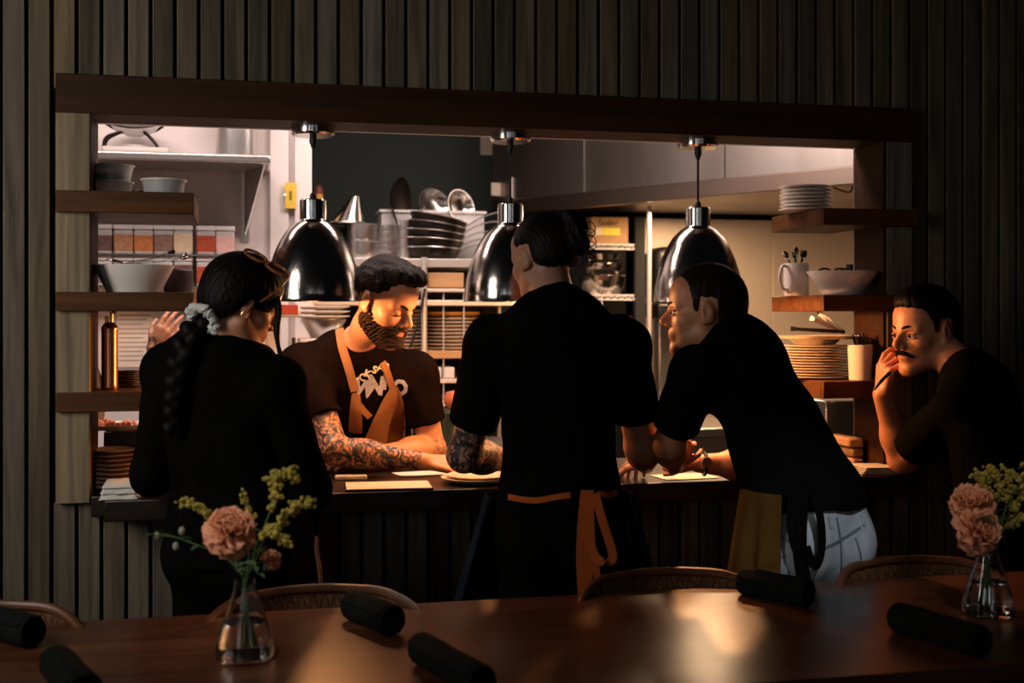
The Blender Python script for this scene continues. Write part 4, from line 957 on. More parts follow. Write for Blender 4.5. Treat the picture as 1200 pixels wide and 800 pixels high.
class Head:
    def __init__(s, c, fwd, pitch=0, roll=0, sc=1.0):
        f = Vector(fwd).normalized(); z = Vector((0,0,1)); x = f.cross(z).normalized()          # x: towards the person's right
        R = Matrix((x, f, x.cross(f))).transposed()
        R = R @ Matrix.Rotation(roll, 3, 'Y') @ Matrix.Rotation(-pitch, 3, 'X'); s.R = np.array(R); s.c = np.array(c); s.s = sc
    def w(s, p): return s.c + s.R @ (np.array(p, float)*s.s)
    def loc(s, V): return (V-s.c)@s.R/s.s
    def cone(s, f, a, b, ra, rb, k=.01, **kw): f.cone(s.w(a), s.w(b), ra*s.s, rb*s.s, k*s.s, **kw)
    def ell(s, f, c, r, k=.012, rot=None, **kw):
        R = s.R if rot is None else s.R @ np.array(Euler(rot).to_matrix()); f.ell(s.w(c), np.array(r)*s.s, R, k*s.s, **kw)
def build_head(f, H, nose=1.0, jaw=1.0, female=False):
    H.ell(f, (0,-.012,.035), (.0755,.098,.088), .02)
    H.ell(f, (0,.028,-.03), (.0615,.066,.082), .025)
    for s in (-1, 1):
        H.cone(f, (s*.050*jaw,.004,-.055), (s*.012,.070,-.100), .024, .020, .022)
        H.ell(f, (s*.040,.056,-.022), (.025,.024,.022), .02)
        H.cone(f, (s*.012,.086,.020), (s*.046,.070,.017), .0115, .010, .012)
    H.ell(f, (0,.076,-.100), (.022,.017,.017), .018)
    H.ell(f, (0,.050,.055), (.058,.042,.045), .03)
    for s in (-1, 1):
        H.ell(f, (s*.031,.092,.000), (.0165,.013,.0095), .010, op='s')
        H.ell(f, (s*.031,.0755,-.001), (.0135,.0125,.0115), .004)
    H.cone(f, (0,.088,.012), (0,.1135*nose,-.023), .0082, .0105, .010)
    H.ell(f, (0,.108*nose,-.0275), (.0115,.0115,.0085), .008)
    for s in (-1, 1): H.ell(f, (s*.0125,.098,-.033), (.0085,.0105,.0085), .006)
    H.ell(f, (0,.082,-.062), (.026,.016,.020), .014)
    H.ell(f, (0,.0935,-.0555), (.020,.0075,.0058), .005)
    H.ell(f, (0,.0915,-.0665), (.018,.008,.0065), .005)
    H.ell(f, (0,.102,-.0608), (.021,.006,.0016), .002, op='s')
    for s in (-1, 1):
        H.ell(f, (s*.078,-.010,.000), (.0085,.0205,.032), .007, rot=(-.2, 0, s*-.38))
        H.ell(f, (s*.089,-.003,.004), (.0075,.0115,.0195), .005, rot=(-.2, 0, s*-.38), op='s')
        H.ell(f, (s*.077,.001,-.024), (.007,.009,.011), .006)
def hand(f, wrist, dirn, dorsal, thumb, curl=(.5,.7,.5), spread=.05, sc=1.0, kth=(.6,.4), per=None):
    """palm with five separate fingers; dirn along the palm, dorsal = back of hand, thumb = +1/-1 side"""
    y = Vector(dirn).normalized(); z = Vector(dorsal); z = (z-y*z.dot(y)).normalized(); x = y.cross(z)*thumb
    w0 = Vector(wrist)
    P = lambda a, b, c: w0+(x*a+y*b+z*c)*sc
    kn = [(.033,.088,.0),(.011,.094,.004),(-.011,.089,.003),(-.031,.079,-.002)]
    for i, k in enumerate(kn):
        f.cone(P(k[0]*.55, .008, 0), P(*k), .0155*sc, .0115*sc, .010)
    f.cone(P(.0,.03,-.004), P(.0,.07,-.004), .026*sc, .028*sc, .012, flat=(z, .5))
    L = [(.042,.026,.020),(.047,.030,.021),(.043,.028,.021),(.034,.021,.018)]
    for i, k in enumerate(kn):
        p = P(*k); ang = 0; sp = (1.5-i)*spread; cu = per[i] if per else curl
        for j in range(3):
            ang += cu[j]; d_ = (y*math.cos(ang)-z*math.sin(ang)); d_ = (d_+x*sp*math.cos(ang)).normalized()
            q = p+d_*L[i][j]*sc; r0 = [.0098,.0088,.0078][j]*sc; f.cone(p, q, r0, r0*.9, .0035); p = q
    p = P(.022,.022,-.006); q = P(.048,.052,-.014); f.cone(p, q, .0145*sc, .0115*sc, .008)
    a1, a2 = kth
    d1 = (x*math.cos(a1)*.5+y*.8-z*math.sin(a1)*.8).normalized(); r = q+d1*.034*sc; f.cone(q, r, .0108*sc, .0098*sc, .004)
    d2 = (d1-x*a2*.8-z*a2*.3).normalized(); f.cone(r, r+d2*.027*sc, .0098*sc, .008*sc, .003)
def axes(J):
    lat = (J['shL']-J['shR']).normalized(); up = (J['neck']-J['pelvis']).normalized(); fw = lat.cross(up).normalized(); return lat, up, fw
def torso(f, J, e=0.0, wd=1.0, k=.035):
    lat, up, fw = axes(J); N_, P_ = J['neck'], J['pelvis']; hl = (J['hipL']-J['hipR']).normalized(); hf = hl.cross(Vector((0,0,1))).normalized()
    top = N_-up*.10+fw*.02; waist = P_+(N_-P_)*.42+fw*.005
    f.cone(top, waist, .150*wd+e, .132*wd+e, k, flat=(fw, .68)); f.cone(waist, P_, .132*wd+e, .150*wd+e, k, flat=(hf, .72))
    for s in ('L', 'R'):
        sh = J['sh'+s]; f.cone(N_-up*.05+fw*.01, sh-up*.005, .062+e, .056+e, k)
        f.cone(N_+(J['headbase']-N_)*.35, sh+(N_-sh)*.35+up*.0, .040+e*.6, .032+e*.6, k)
        f.cone(sh-up*.02-lat*(.05 if s == 'L' else -.05), N_-up*.22+lat*(.06 if s == 'L' else -.06), .062+e, .075+e, k)
        f.ell(J['hip'+s]-hf*.045-Vector((0,0,.03)), (.085+e, .085+e, .09+e), None, .03)
def limb(f, a, b, ra, rb, bulge=0, bd=None, k=.02, e=0, cut=None):
    a, b = Vector(a), Vector(b); f.cone(a, b, ra+e, rb+e, k, cut=cut)
    if bulge: f.ell(a.lerp(b, .32)+(Vector(bd)*.012 if bd else Vector()), (ra+bulge+e,)*2+((b-a).length*.30,), np.array((b-a).to_track_quat('Z', 'Y').to_matrix()), k)
def legs(f, J, e=0, wd=1.0):
    for s in ('L', 'R'):
        f.cone(J['hip'+s]-Vector((0,0,.0)), J['kn'+s], .092*wd+e, .060+e, .03); f.cone(J['kn'+s], J['an'+s], .058+e, .040+e*1.2, .02)
def bounds(J, pad=.16):
    P = np.array([list(v) for k, v in J.items()]); return P.min(0)-pad, P.max(0)+pad
def stand(J, fw, sep=.17, bend=0.0):
    """hips, knees and ankles under the pelvis; feet on the floor"""
    p = J['pelvis']; fw = Vector((fw[0], fw[1], 0)).normalized(); lat = Vector((0,0,1)).cross(fw)
    for s, g in (('L', 1), ('R', -1)):
        J['hip'+s] = p+lat*g*.085-Vector((0,0,.06)); J['an'+s] = Vector((p.x, p.y, .09))+lat*g*sep*.6-fw*.02*g
        J['kn'+s] = (J['hip'+s]+J['an'+s])/2+fw*(.03+bend); J['toe'+s] = J['an'+s]+fw*.17-Vector((0,0,.05))
    J['_foot'] = J['anL']-Vector((0,0,.09))
SKIN = {}
def make_person(label, J, H, tone, shirt='tee_black', sleeve=.72, hands=(), ink=None, arms='LR', wd=1.0, h=.0045, lower='trouser', seed=1, hem=.0, armr=1.0, nose=1.0, jaw=1.0, paint=None, amp=.006, long=False, collar=.3):
    lo, hi = bounds({k: v for k, v in J.items() if k != '_foot'}); hi[2] = max(hi[2], H.w((0,0,.16))[2]); 
    hb = np.array([H.w((sx*.12, sy*.14, sz*.16)) for sx in (-1,1) for sy in (-1,1) for sz in (-1,1)]); lo = np.minimum(lo, hb.min(0)-.02); hi = np.maximum(hi, hb.max(0)+.02); lo[2] = -.01
    lat, up, fw = axes(J); org = Vector((J['pelvis'].x, J['pelvis'].y, 0))
    f = Field(lo, hi, h)
    torso(f, J, -.004, wd); legs(f, J, -.006, wd)
    f.cone(J['neck']-up*.03+fw*.015, J['headbase'], .060, .054, .03)
    f.cone(J['headbase'], H.w((0,-.02,.0)), .054, .055, .03)
    build_head(f, H, nose, jaw)
    for s in 'LR':
        sh, el, wr = J['sh'+s], J['el'+s], J['wr'+s]
        f.ell(sh, (.056*armr,)*3, None, .03); limb(f, sh, el, .050*armr, .041*armr, .006, None, .02)
        f.ell(el, (.042*armr,)*3, None, .02); limb(f, el, wr, .043*armr, .0275*armr, .005, None, .015)
        f.cone(J['an'+s]-Vector((0,0,.02)), J['toe'+s], .042, .034, .02)
    for hd in hands: hand(f, **hd)
    V, Q = f.mesh(); V = relax(V, Q, 1, .4)
    q = H.loc(V); tint = np.tile(np.array(lin(tone)), (len(V), 1)); inkv = np.zeros(len(V))
    lips = np.exp(-((q[:, 0]/.019)**2+((q[:, 1]-.096)/.014)**2+((q[:, 2]+.061)/.0095)**2)**2)
    red = np.array(lin('9a4f42')); tint = tint*(1-.7*lips[:, None])+red*.7*lips[:, None]
    if paint: tint = paint(q, tint, V)
    if ink is not None: inkv = ink(V)
    col = np.concatenate([tint, np.ones((len(V), 1))], 1)
    body = np_mesh('person', V, Q, M['skin'], None, org, {'tint': col, 'ink': inkv}); body.location = org
    tag(body, label, 'person')
    # shirt
    g = Field(lo, hi, .0055); torso(g, J, .012, wd)
    hemz = J['pelvis'].z+hem
    g.cone(J['pelvis'], J['pelvis']-Vector((0,0,.10)), .152*wd+.012, .155*wd+.014, .03, flat=((J['hipL']-J['hipR']).cross(Vector((0,0,1))), .78))
    X, Y, Z = g.coords(); g.F = np.maximum(g.F, (hemz-Z).astype(np.float32))
    g.cone(J['neck']-up*.02, J['neck'].lerp(Vector(J['headbase']), collar), .074, .067, .015, cut=[(J['neck'].lerp(Vector(J['headbase']), collar), Vector(J['headbase'])-J['neck'])])
    for s in 'LR':
        sh, el, wr = J['sh'+s], J['el'+s], J['wr'+s]
        if long:
            g.ell(sh, (.066,)*3, None, .03); g.cone(sh, el, .062, .055, .025); c_ = el.lerp(wr, .93); g.cone(el, wr, .055, .040, .02, cut=[(c_, wr-el)])
        else:
            c_ = sh.lerp(el, sleeve); g.ell(sh, (.066*armr,)*3, None, .03); g.cone(sh, sh.lerp(el, 1.0), .063*armr, .061*armr, .025, cut=[(c_, el-sh)])
            g.cone(c_-(el-sh).normalized()*.02, c_+(el-sh).normalized()*.03, .0505*armr, .0505*armr, .0, op='s')
    V, Q = g.mesh(); N_ = vnormals(V, Q); V = V+N_*folds(V, amp, 9, seed)[:, None]; V = relax(V, Q, 1, .5)
    sh_o = np_mesh('shirt', V, Q, M[shirt], body, org)
    body['_v'] = 0; SKIN[body.name] = (V, Q, BVHTree.FromPolygons([Vector(v) for v in V], Q.tolist()), f)
    # trousers
    t = Field((lo[0], lo[1], -.01), (hi[0], hi[1], J['pelvis'].z+.12), .007); legs(t, J, .010, wd)
    t.cone(J['pelvis']+Vector((0,0,.06)), J['pelvis']-Vector((0,0,.06)), .148*wd, .155*wd, .03, flat=((J['hipL']-J['hipR']).cross(Vector((0,0,1))), .76))
    hl = (J['hipL']-J['hipR']).normalized(); hf = hl.cross(Vector((0,0,1))).normalized()
    for s in 'LR': t.ell(J['hip'+s]-hf*.05-Vector((0,0,.035)), (.093, .093, .10), None, .03)
    X, Y, Z = t.coords(); t.F = np.maximum(t.F, (Z-(J['pelvis'].z+.05)).astype(np.float32)); t.F = np.maximum(t.F, (.045-Z).astype(np.float32))
    V, Q = t.mesh(); V = V+vnormals(V, Q)*folds(V, .003, 8, seed+5)[:, None]
    tr = np_mesh('trousers', V, Q, M[lower], body, org); SKIN[body.name+'_t'] = (V, Q, BVHTree.FromPolygons([Vector(v) for v in V], Q.tolist()))
    for s in 'LR':
        b = Field(np.array(J['an'+s])-.12-np.abs(np.array(J['toe'+s]-J['an'+s])), np.array(J['an'+s])+.12+np.abs(np.array(J['toe'+s]-J['an'+s])), .006)
        b.cone(J['an'+s]-Vector((0,0,.035)), J['toe'+s]+Vector((0,0,.002)), .05, .042, .02); b.cone(J['an'+s], J['an'+s]-Vector((0,0,.03)), .048, .05, .02)
        X, Y, Z = b.coords(); b.F = np.maximum(b.F, (.001-Z).astype(np.float32))
        V, Q = b.mesh(); np_mesh('shoe', V, Q, M['shoe'], body, org)
    body.pop('_v', None) if hasattr(body, 'pop') else None
    return body, org
def hair_cap(name, H, body, org, m, line, th=.012, extra=None, h=.0035, thick_top=0, side=.0, strands=.0016, freq=150.0, back=False):
    """hair over the skull; line = [(y, z)...] lower edge of the hair in profile"""
    r = .16*H.s; f = Field(H.c-r, H.c+r, h)
    H.ell(f, (0,-.012,.035), (.0755+th+side,.098+th,.088+th+thick_top), .0)
    H.ell(f, (0,-.035,-.018), (.062+th,.062+th,.055+th), .03)
    if extra: extra(f)
    X, Y, Z = f.coords(); X, Y, Z = np.broadcast_arrays(X-H.c[0], Y-H.c[1], Z-H.c[2]); R = H.R
    qx, qy, qz = [(X*R[0,i]+Y*R[1,i]+Z*R[2,i])/H.s for i in range(3)]
    ys, zs_ = zip(*line); cutz = np.interp(qy, ys, zs_) + .0018*np.sin(qx*310)+.0018*np.sin(qy*240+qx*90)
    f.F = np.maximum(f.F, ((cutz-qz)*H.s*.8).astype(np.float32)); f.F += ((th+side*.5)*.75*H.s*np.exp(-np.maximum(qz-cutz, 0)/.016)).astype(np.float32)
    a = np.arctan2(qx, qz+.3)
    f.F += (strands*.55*(np.sin(a*freq*2.3+9*qy+3*np.sin(qy*31+qx*13))+.6*np.sin(a*freq*4.1+30*qz+2*np.sin(qy*57)))).astype(np.float32)
    if back: f.F += (.0013*(np.sin(qx*210+4*np.sin(qy*26+qz*18)+2*np.sin(qy*61))+.7*np.sin(qx*370-qy*60+3*np.sin(qz*45)))+.0008*np.sin(qy*95+3*np.sin(qx*60))).astype(np.float32)
    V, Q = f.mesh(); V = relax(V, Q, 1, .3)
    return np_mesh(name, V, Q, m, body, org)
def beard_mesh(name, H, body, org, m, region, th=.006, h=.003, parts=None):
    r = .14*H.s; f = Field(H.c-r, H.c+r, h)
    H.ell(f, (0,.028,-.03), (.0615+th,.066+th,.082+th), .0)
    for s in (-1, 1): H.cone(f, (s*.050,.004,-.055), (s*.012,.070,-.100), .024+th, .020+th*1.5, .022)
    H.ell(f, (0,.076,-.100), (.022+th,.017+th*1.6,.017+th*1.8), .018); H.ell(f, (0,.083,-.062), (.027+th*.8,.016+th*.7,.022), .014)
    X, Y, Z = f.coords(); X, Y, Z = np.broadcast_arrays(X-H.c[0], Y-H.c[1], Z-H.c[2]); R = H.R
    q = [(X*R[0,i]+Y*R[1,i]+Z*R[2,i])/H.s for i in range(3)]
    f.F = np.maximum(f.F, (region(*q)*H.s).astype(np.float32)); f.F += (.0007*(np.sin(q[0]*310+q[2]*520+3*np.sin(q[1]*140))+np.sin(q[1]*440-q[2]*330+2*np.sin(q[0]*170)))).astype(np.float32)
    V, Q = f.mesh(); return np_mesh(name, V, Q, m, body, org)
def drape(body, px_pts, width, thick, name, m, org, lift=.003, n=5, parent=None, key=''):
    """band laid over the shirt along a line seen from the front"""
    bv = SKIN[body.name+key][2]; pts, sd = [], []
    P = smooth_path([(x, y, 0) for x, y in px_pts], n); eye = Vector((0, 0, EYE))
    for p in P:
        r_ = ray(p.x, p.y).normalized(); hit, nn, _, _ = bv.ray_cast(eye, r_)
        if hit is None: continue
        pts.append(hit+nn*(lift+thick/2)-Vector(org)); sd.append(nn)
    side = []
    for i in range(len(pts)):
        dd = (pts[min(i+1, len(pts)-1)]-pts[max(i-1, 0)]); side.append(dd.cross(sd[i]).normalized())
    return MB().ribbon(pts, width, thick, side).build(name, m, parent or body, angle=60)
RT, AW = Vector((CA, -SA, 0)), Vector((SA, CA, 0))       # to the right in view, away from the viewer
def face(px, py, t, r, a, **kw): return Head(at(px, py, t), RT*r+AW*a, **kw)
def eyes(H, body, org, closed=False, sides=(-1, 1)):
    for s in sides:
        if not closed:
            e = MB().ball(Vector(H.w((s*.031,.0775,-.001)))-org, .0122*H.s, 16, 12).build('eye', M['eye'], body)
            MB().ball(Vector(H.w((s*.031,.0875,-.002)))-org, (.0058*H.s,)*3, 12, 8).build('iris', M['iris'], e)
            for dz, w in ((.0062, 'upper_lid'), (-.0072, 'lower_lid')):
                MB().tube([Vector(H.w((s*.031+x, .0885-abs(x)*.35, dz-(.14*x*x*50 if dz > 0 else -.1*x*x*40))))-org for x in np.linspace(-.015, .015, 9)], .0032*H.s, 6).build(w, M['lid'], body)
        MB().tube([Vector(H.w((s*.031+x, .0902-abs(x)*.45, (-.006 if closed else .0055)-8*x*x*(-.5 if closed else 1))))-org for x in np.linspace(-.016, .016, 9)], [.0008,.0015,.002,.0022,.0022,.0022,.002,.0015,.0008], 6).build('eyelashes', M['hair'], body)
def brows(H, body, org, m, th=.0042, sides=(-1, 1), drop=0):
    for s in sides:
        MB().tube([Vector(H.w((s*(.012+.036*u), .0985-.022*u*u-.003*u, .021+.006*math.sin(u*2.6)-drop*(1-u))))-org for u in np.linspace(0, 1, 8)], [th*.7, th, th*1.05, th, th*.9, th*.7, th*.5, th*.25], 8).build('eyebrow', m, body)
M['lid'] = mat('eyelid_skin', 'b57a5c', .5)
# ---------------------------------------------------------------- chef behind the counter
J = dict(neck=at(412, 405, 4.28), headbase=at(432, 383, 4.16), pelvis=at(440, 600, 4.62), shL=at(489, 437, 4.34), shR=at(357, 428, 4.22),
         elL=at(506, 525, 4.36), wrL=at(440, 533, 4.17), elR=at(393, 528, 4.03), wrR=at(498, 541, 4.05))
stand(J, -AW)
H = face(450, 354, 4.07, .86, -.51, pitch=.42, roll=.0, sc=1.13)
def ink_chef(V):
    d = np.zeros(len(V)); a, b = np.array(J['elR']), np.array(J['wrR']); L = b-a; t = ((V-a)@L)/(L@L)
    dist = np.linalg.norm(V-a-np.clip(t, 0, 1)[:, None]*L, axis=1)
    d = np.where((dist < .075) & (t > -.25) & (t < .95), 1.0, 0)
    a2, b2 = np.array(J['shR']), np.array(J['elR']); L2 = b2-a2; t2 = ((V-a2)@L2)/(L2@L2); d2 = np.linalg.norm(V-a2-np.clip(t2, 0, 1)[:, None]*L2, axis=1)
    d = np.maximum(d, np.where((d2 < .075) & (t2 > .55), .9, 0))
    a3 = np.array(J['elL']); d = np.maximum(d, np.where(np.linalg.norm(V-a3, axis=1) < .06, .55, 0)); return d
def paint_chef(q, tint, V):
    st = np.clip(1-np.abs(q[:, 1]-.0)/.05, 0, 1)*np.clip((.03-np.abs(q[:, 2]-.03))/.02, 0, 1)*.6    # short faded sides
    return tint*(1-st[:, None])+np.array(lin('3a2a22'))*st[:, None]
body, org = make_person('bearded person in printed dark t-shirt and tan bib apron leaning on the counter', J, H, 'c58a67', 'tee_brown', .66, seed=3, ink=ink_chef, paint=paint_chef, wd=1.08, armr=1.12, hem=-.1, amp=.010,
    hands=[dict(wrist=J['wrR'], dirn=RT*1+AW*.1-Vector((0,0,.1)), dorsal=-AW*.6+Vector((0,0,1)), thumb=-1, curl=(.35,.4,.3)), dict(wrist=J['wrL'], dirn=-RT-AW*.15, dorsal=Vector((0,0,1))-AW*.3, thumb=1, curl=(.3,.4,.3))], collar=.25)
chef, chef_org = body, org
def quiff(f):
    H.ell(f, (0,.055,.112), (.062,.050,.028), .03); H.ell(f, (0,.082,.098), (.052,.026,.022), .02)
hair_cap('hair', H, body, org, M['hair_brown'], [(-.13,-.03), (-.06,-.03), (-.03,.02), (.0,.028), (.03,.035), (.052,.05), (.072,.082), (.13,.09)], .010, quiff, thick_top=.010, strands=.0008, freq=130, back=True)
beard_mesh('beard', H, body, org, M['beard'], lambda x, y, z: np.maximum(z-np.interp(y, [-.02,.005,.03,.06,.085,.13], [-.0,-.01,-.045,-.052,-.043,-.043]), -(np.sqrt((x/.024)**2+((z+.0615)/.0085)**2)-1)*.008*(y > .06)), .0085)
brows(H, body, org, M['hair_brown'], .0048, drop=.004); eyes(H, body, org, True)
# apron straps, bib and ties
lay = lambda pts, w, nm='apron_strap', m='leather', th=.003, lift=.002: drape(chef, pts, w, th, nm, M[m], chef_org, lift)
lay([(397, 377), (401, 405), (409, 432), (416, 458)], .030); lay([(448, 424), (455, 440), (463, 462)], .024)
def drape_patch(body, org, quad_rows, name, m, lift=.006, thick=.004, fix=None):
    """cloth patch laid over the shirt: rows of pixel points; smooth, with thickness"""
    bv = SKIN[body.name][2]; eye = Vector((0,0,EYE)); G = []; tl = None
    rows = []
    for r_ in quad_rows:
        P = smooth_path([(x, y, 0) for x, y in r_], 5); row = []
        for p in P:
            rr = ray(p.x, p.y).normalized(); hit, nn, _, _ = bv.ray_cast(eye, rr)
            row.append((hit-rr*lift) if hit is not None else None)
        rows.append(row)
    n = len(rows[0])
    tv = [(eye-p).length for row in rows for p in row if p is not None]; td = sum(tv)/len(tv)
    for ri, row in enumerate(rows):
        P = smooth_path([(x, y, 0) for x, y in quad_rows[ri]], 5)
        for i in range(n):
            if row[i] is None or abs((eye-row[i]).length-td) > .10: row[i] = eye+ray(P[i].x, P[i].y).normalized()*td
    fine = []
    cols = [smooth_path([rows[r_][i] for r_ in range(len(rows))], 5) for i in range(n)]
    m_ = len(cols[0]); v = []; f = []
    for i in range(n):
        for j in range(m_): v.append(cols[i][j]-Vector(org))
    N_ = len(v); back = []
    for i in range(n):
        for j in range(m_): back.append(v[i*m_+j]+(ray(600, 400).normalized())*thick)
    for i in range(n-1):
        for j in range(m_-1):
            a, b, c, d_ = i*m_+j, (i+1)*m_+j, (i+1)*m_+j+1, i*m_+j+1
            f.append((a, d_, c, b)); f.append((a+N_, b+N_, c+N_, d_+N_))
    rim = [(i*m_) for i in range(n)]+[(n-1)*m_+j for j in range(1, m_)]+[i*m_+m_-1 for i in range(n-2, -1, -1)]+[j for j in range(m_-2, 0, -1)]
    for a, b in zip(rim, rim[1:]+rim[:1]): f.append((a, b, b+N_, a+N_))
    return MB().add(v+back, f).build(name, m, body, angle=60)
bib = drape_patch(chef, chef_org, [[(457, 455), (463, 452), (467, 455)], [(447, 472), (462, 470), (473, 474)], [(436, 495), (458, 494), (475, 496)], [(424, 522), (452, 523), (474, 522)]], 'apron_bib', M['leather'], .010)
drape_patch(chef, chef_org, [[(412, 462), (416, 460), (422, 463)], [(410, 480), (416, 482), (424, 484)], [(408, 505), (415, 508), (424, 508)]], 'apron_side', M['leather'], .006)
lay([(421, 474), (427, 482), (433, 488)], .022)
MB().tube([Vector((.009*math.cos(a), 0, .009*math.sin(a)))+at(415, 461, 4.0)-chef_org for a in np.linspace(0, 6.28, 15)[:-1]], .003, 6, cyclic=True)
# the shirt print: cream lettering in an arc over big pale blue letter shapes
def project_text(body, org, txt, cx, cy, size, rot, name, m, lift=.0025, sx=1.0, bold=.012):
    cu = bpy.data.curves.new(name, 'FONT'); cu.body = txt; cu.size = size; cu.offset = bold*size; cu.align_x = 'CENTER'; cu.align_y = 'CENTER'; cu.resolution_u = 2
    o = bpy.data.objects.new(name, cu); COL.objects.link(o); dg = bpy.context.evaluated_depsgraph_get(); me = bpy.data.meshes.new_from_object(o.evaluated_get(dg)); bpy.data.objects.remove(o)
    bm = bmesh.new(); bm.from_mesh(me); bmesh.ops.triangulate(bm, faces=bm.faces)
    bmesh.ops.subdivide_edges(bm, edges=[e for e in bm.edges if e.calc_length() > size*.15], cuts=1)
    bv = SKIN[body.name][2]; eye = Vector((0,0,EYE)); td = None
    for v in bm.verts:
        x, y = v.co.x*sx, v.co.y; px = cx+x*math.cos(rot)+y*math.sin(rot); py = cy-(y*math.cos(rot)-x*math.sin(rot))
        rr = ray(px, py).normalized(); hit, nn, _, _ = bv.ray_cast(eye, rr); p = hit-rr*lift if hit is not None else eye+rr*(td or 4.1); td = (p-eye).length; v.co = p-Vector(org)
    bm.to_mesh(me); bm.free(); me.materials.clear(); me.materials.append(m)
    q = bpy.data.objects.new(name, me); COL.objects.link(q); q.parent = body; return q
M['cream_ink'] = mat('cream_print', 'e9d9bd', .8); M['blue_ink'] = mat('pale_blue_print', '9fa6bd', .8, noise=(60, 'b9b9c6'))
for ch_, px, py, r_ in [('A', 418, 446, .45), ('C', 424.5, 442, .40), ('K', 430.5, 438, .35), ('S', 439, 433.5, .22), ('A', 446, 431, .15), ('B', 453, 430, .1)]:
    project_text(chef, chef_org, ch_, px, py, 12.0, r_, 'printed_letter', M['cream_ink'], .0025, 1.0, .03)
for ch_, px, py, s_, r_ in [('W', 427, 456, 21, .25), ('N', 440, 452, 24, .15), ('I', 451, 447, 23, .1), ('O', 469, 455, 21, -.25)]:
    project_text(chef, chef_org, ch_, px, py, s_*1.2, r_, 'large_printed_letter', M['blue_ink'], .0022, .9, .05)
# ---------------------------------------------------------------- tall person in the middle, back to the viewer
J = dict(neck=at(655, 366, 3.47), headbase=at(645, 335, 3.52), pelvis=at(655, 590, 3.52), shL=at(578, 402, 3.53), shR=at(731, 403, 3.58),
         elL=at(544, 533, 3.66), wrL=at(604, 540, 3.92), elR=at(752, 523, 3.68), wrR=at(757, 543, 3.90))
stand(J, AW)
H = face(637, 305, 3.56, -.62, .78, pitch=.18, sc=1.05)
def ink_mid(V):
    a, b = np.array(J['elL']), np.array(J['shL']); L = b-a; t = ((V-a)@L)/(L@L); d1 = np.linalg.norm(V-a-np.clip(t, -.2, 1)[:, None]*L, axis=1)
    w = np.array(J['wrL']); L = w-a; t2 = ((V-a)@L)/(L@L); d2 = np.linalg.norm(V-a-np.clip(t2, 0, 1)[:, None]*L, axis=1)
    return np.where(((d1 < .08) & (t < .6)) | ((d2 < .07)), 1.0, 0)
body, org = make_person('person with a hair bun and rust apron bow, back turned, middle of the counter', J, H, 'b07d62', 'tee_black', .70, seed=8, ink=ink_mid, wd=1.1, armr=1.2, hem=-.02,
    hands=[dict(wrist=J['wrL'], dirn=RT*.5+AW, dorsal=Vector((0,0,1)), thumb=1, curl=(.3,.4,.3)), dict(wrist=J['wrR'], dirn=AW*1-RT*.2-Vector((0,0,.12)), dorsal=Vector((0,0,1)), thumb=-1, curl=(.3,.4,.3))], collar=.38)
mid, mid_org = body, org
bun_c = np.array(at(674, 268, 3.47))
hair_cap('hair', H, body, org, M['hair'], [(-.13,-.035), (-.07,-.04), (-.042,-.025), (-.034,.03), (.015,.036), (.03,.035), (.06,.06), (.085,.085), (.13,.1)], .013, None, strands=.0016, freq=110, side=-.004)
f = Field(bun_c-.08, bun_c+.08, .0035); f.ell(bun_c, (.036,.036,.052), None, .0); f.ell(np.array(at(678, 285, 3.46)), (.034,.032,.04), None, .02); f.ell(np.array(at(668, 256, 3.46)), (.024,.024,.026), None, .015)
X, Y, Z = f.coords(); f.F = f.F+(.0022*np.sin((X-bun_c[0])*150+(Z-bun_c[2])*90+2*np.sin((Y-bun_c[1])*60))).astype(np.float32)
V, Q = f.mesh(); np_mesh('hair_bun', V, Q, M['hair'], body, org)
b = MB()
for k in range(9):
    y0 = 262+k*5; L_ = random.uniform(8, 14)
    b.tube(smooth_path([at(684, y0, 3.46), at(688+L_*.4, y0-2+k % 3*3, 3.45), at(688+L_*.8, y0+5, 3.44), at(684+L_, y0+9, 3.46), at(687+L_*.4, y0+11, 3.47)], 4), .0013, 5)
b.v = [tuple(Vector(v)-org) for v in b.v]; b.build('loose_curls', M['hair'], body)
eyes(H, body, org, True, (1,))
# navy apron skirt and rust ties
def skirt(body, org, J, a0, a1, z0, z1, r0, r1, name, m, fold=.012, nfold=9, flat=.8, n=40, mz=14):
    hl = (J['hipL']-J['hipR']).normalized(); hf = hl.cross(Vector((0,0,1))).normalized(); c = Vector((J['pelvis'].x, J['pelvis'].y, 0)); v, f_ = [], []
    for layer in (0, 1):
        for j in range(mz+1):
            u = j/mz; z = z0+(z1-z0)*u
            for i in range(n+1):
                a = a0+(a1-a0)*i/n; r_ = r0+(r1-r0)*u+fold*u*math.sin(a*nfold)+.004*layer
                v.append(c+hl*math.cos(a)*r_+hf*math.sin(a)*r_*flat+Vector((0,0,z))-org)
    N_ = (n+1)*(mz+1)
    for j in range(mz):
        for i in range(n):
            a = j*(n+1)+i; f_.append((a, a+1, a+n+2, a+n+1)); f_.append((a+N_, a+n+1+N_, a+n+2+N_, a+1+N_))
    rim = list(range(n+1))+[j*(n+1)+n for j in range(1, mz+1)]+[mz*(n+1)+i for i in range(n-1, -1, -1)]+[j*(n+1) for j in range(mz-1, 0, -1)]
    for a, b_ in zip(rim, rim[1:]+rim[:1]): f_.append((a, a+N_, b_+N_, b_))
    return MB().add(v, f_).build(name, m, body, angle=60)
skirt(mid, mid_org, J, -.35, math.pi+.35, J['pelvis'].z+.03, .38, .215, .37, 'apron_skirt', M['navy'], .02, 11)
tt = 3.335
def band(pts, w, name, m, body, org, th=.003, side=None):
    P = smooth_path([at(*p) for p in pts], 6)
    return MB().ribbon([p-org for p in P], w, th, side or RT).build(name, m, body, angle=60)
lay = lambda pts, w, nm, m: drape(mid, pts, w, .003, nm, m, mid_org, .003)
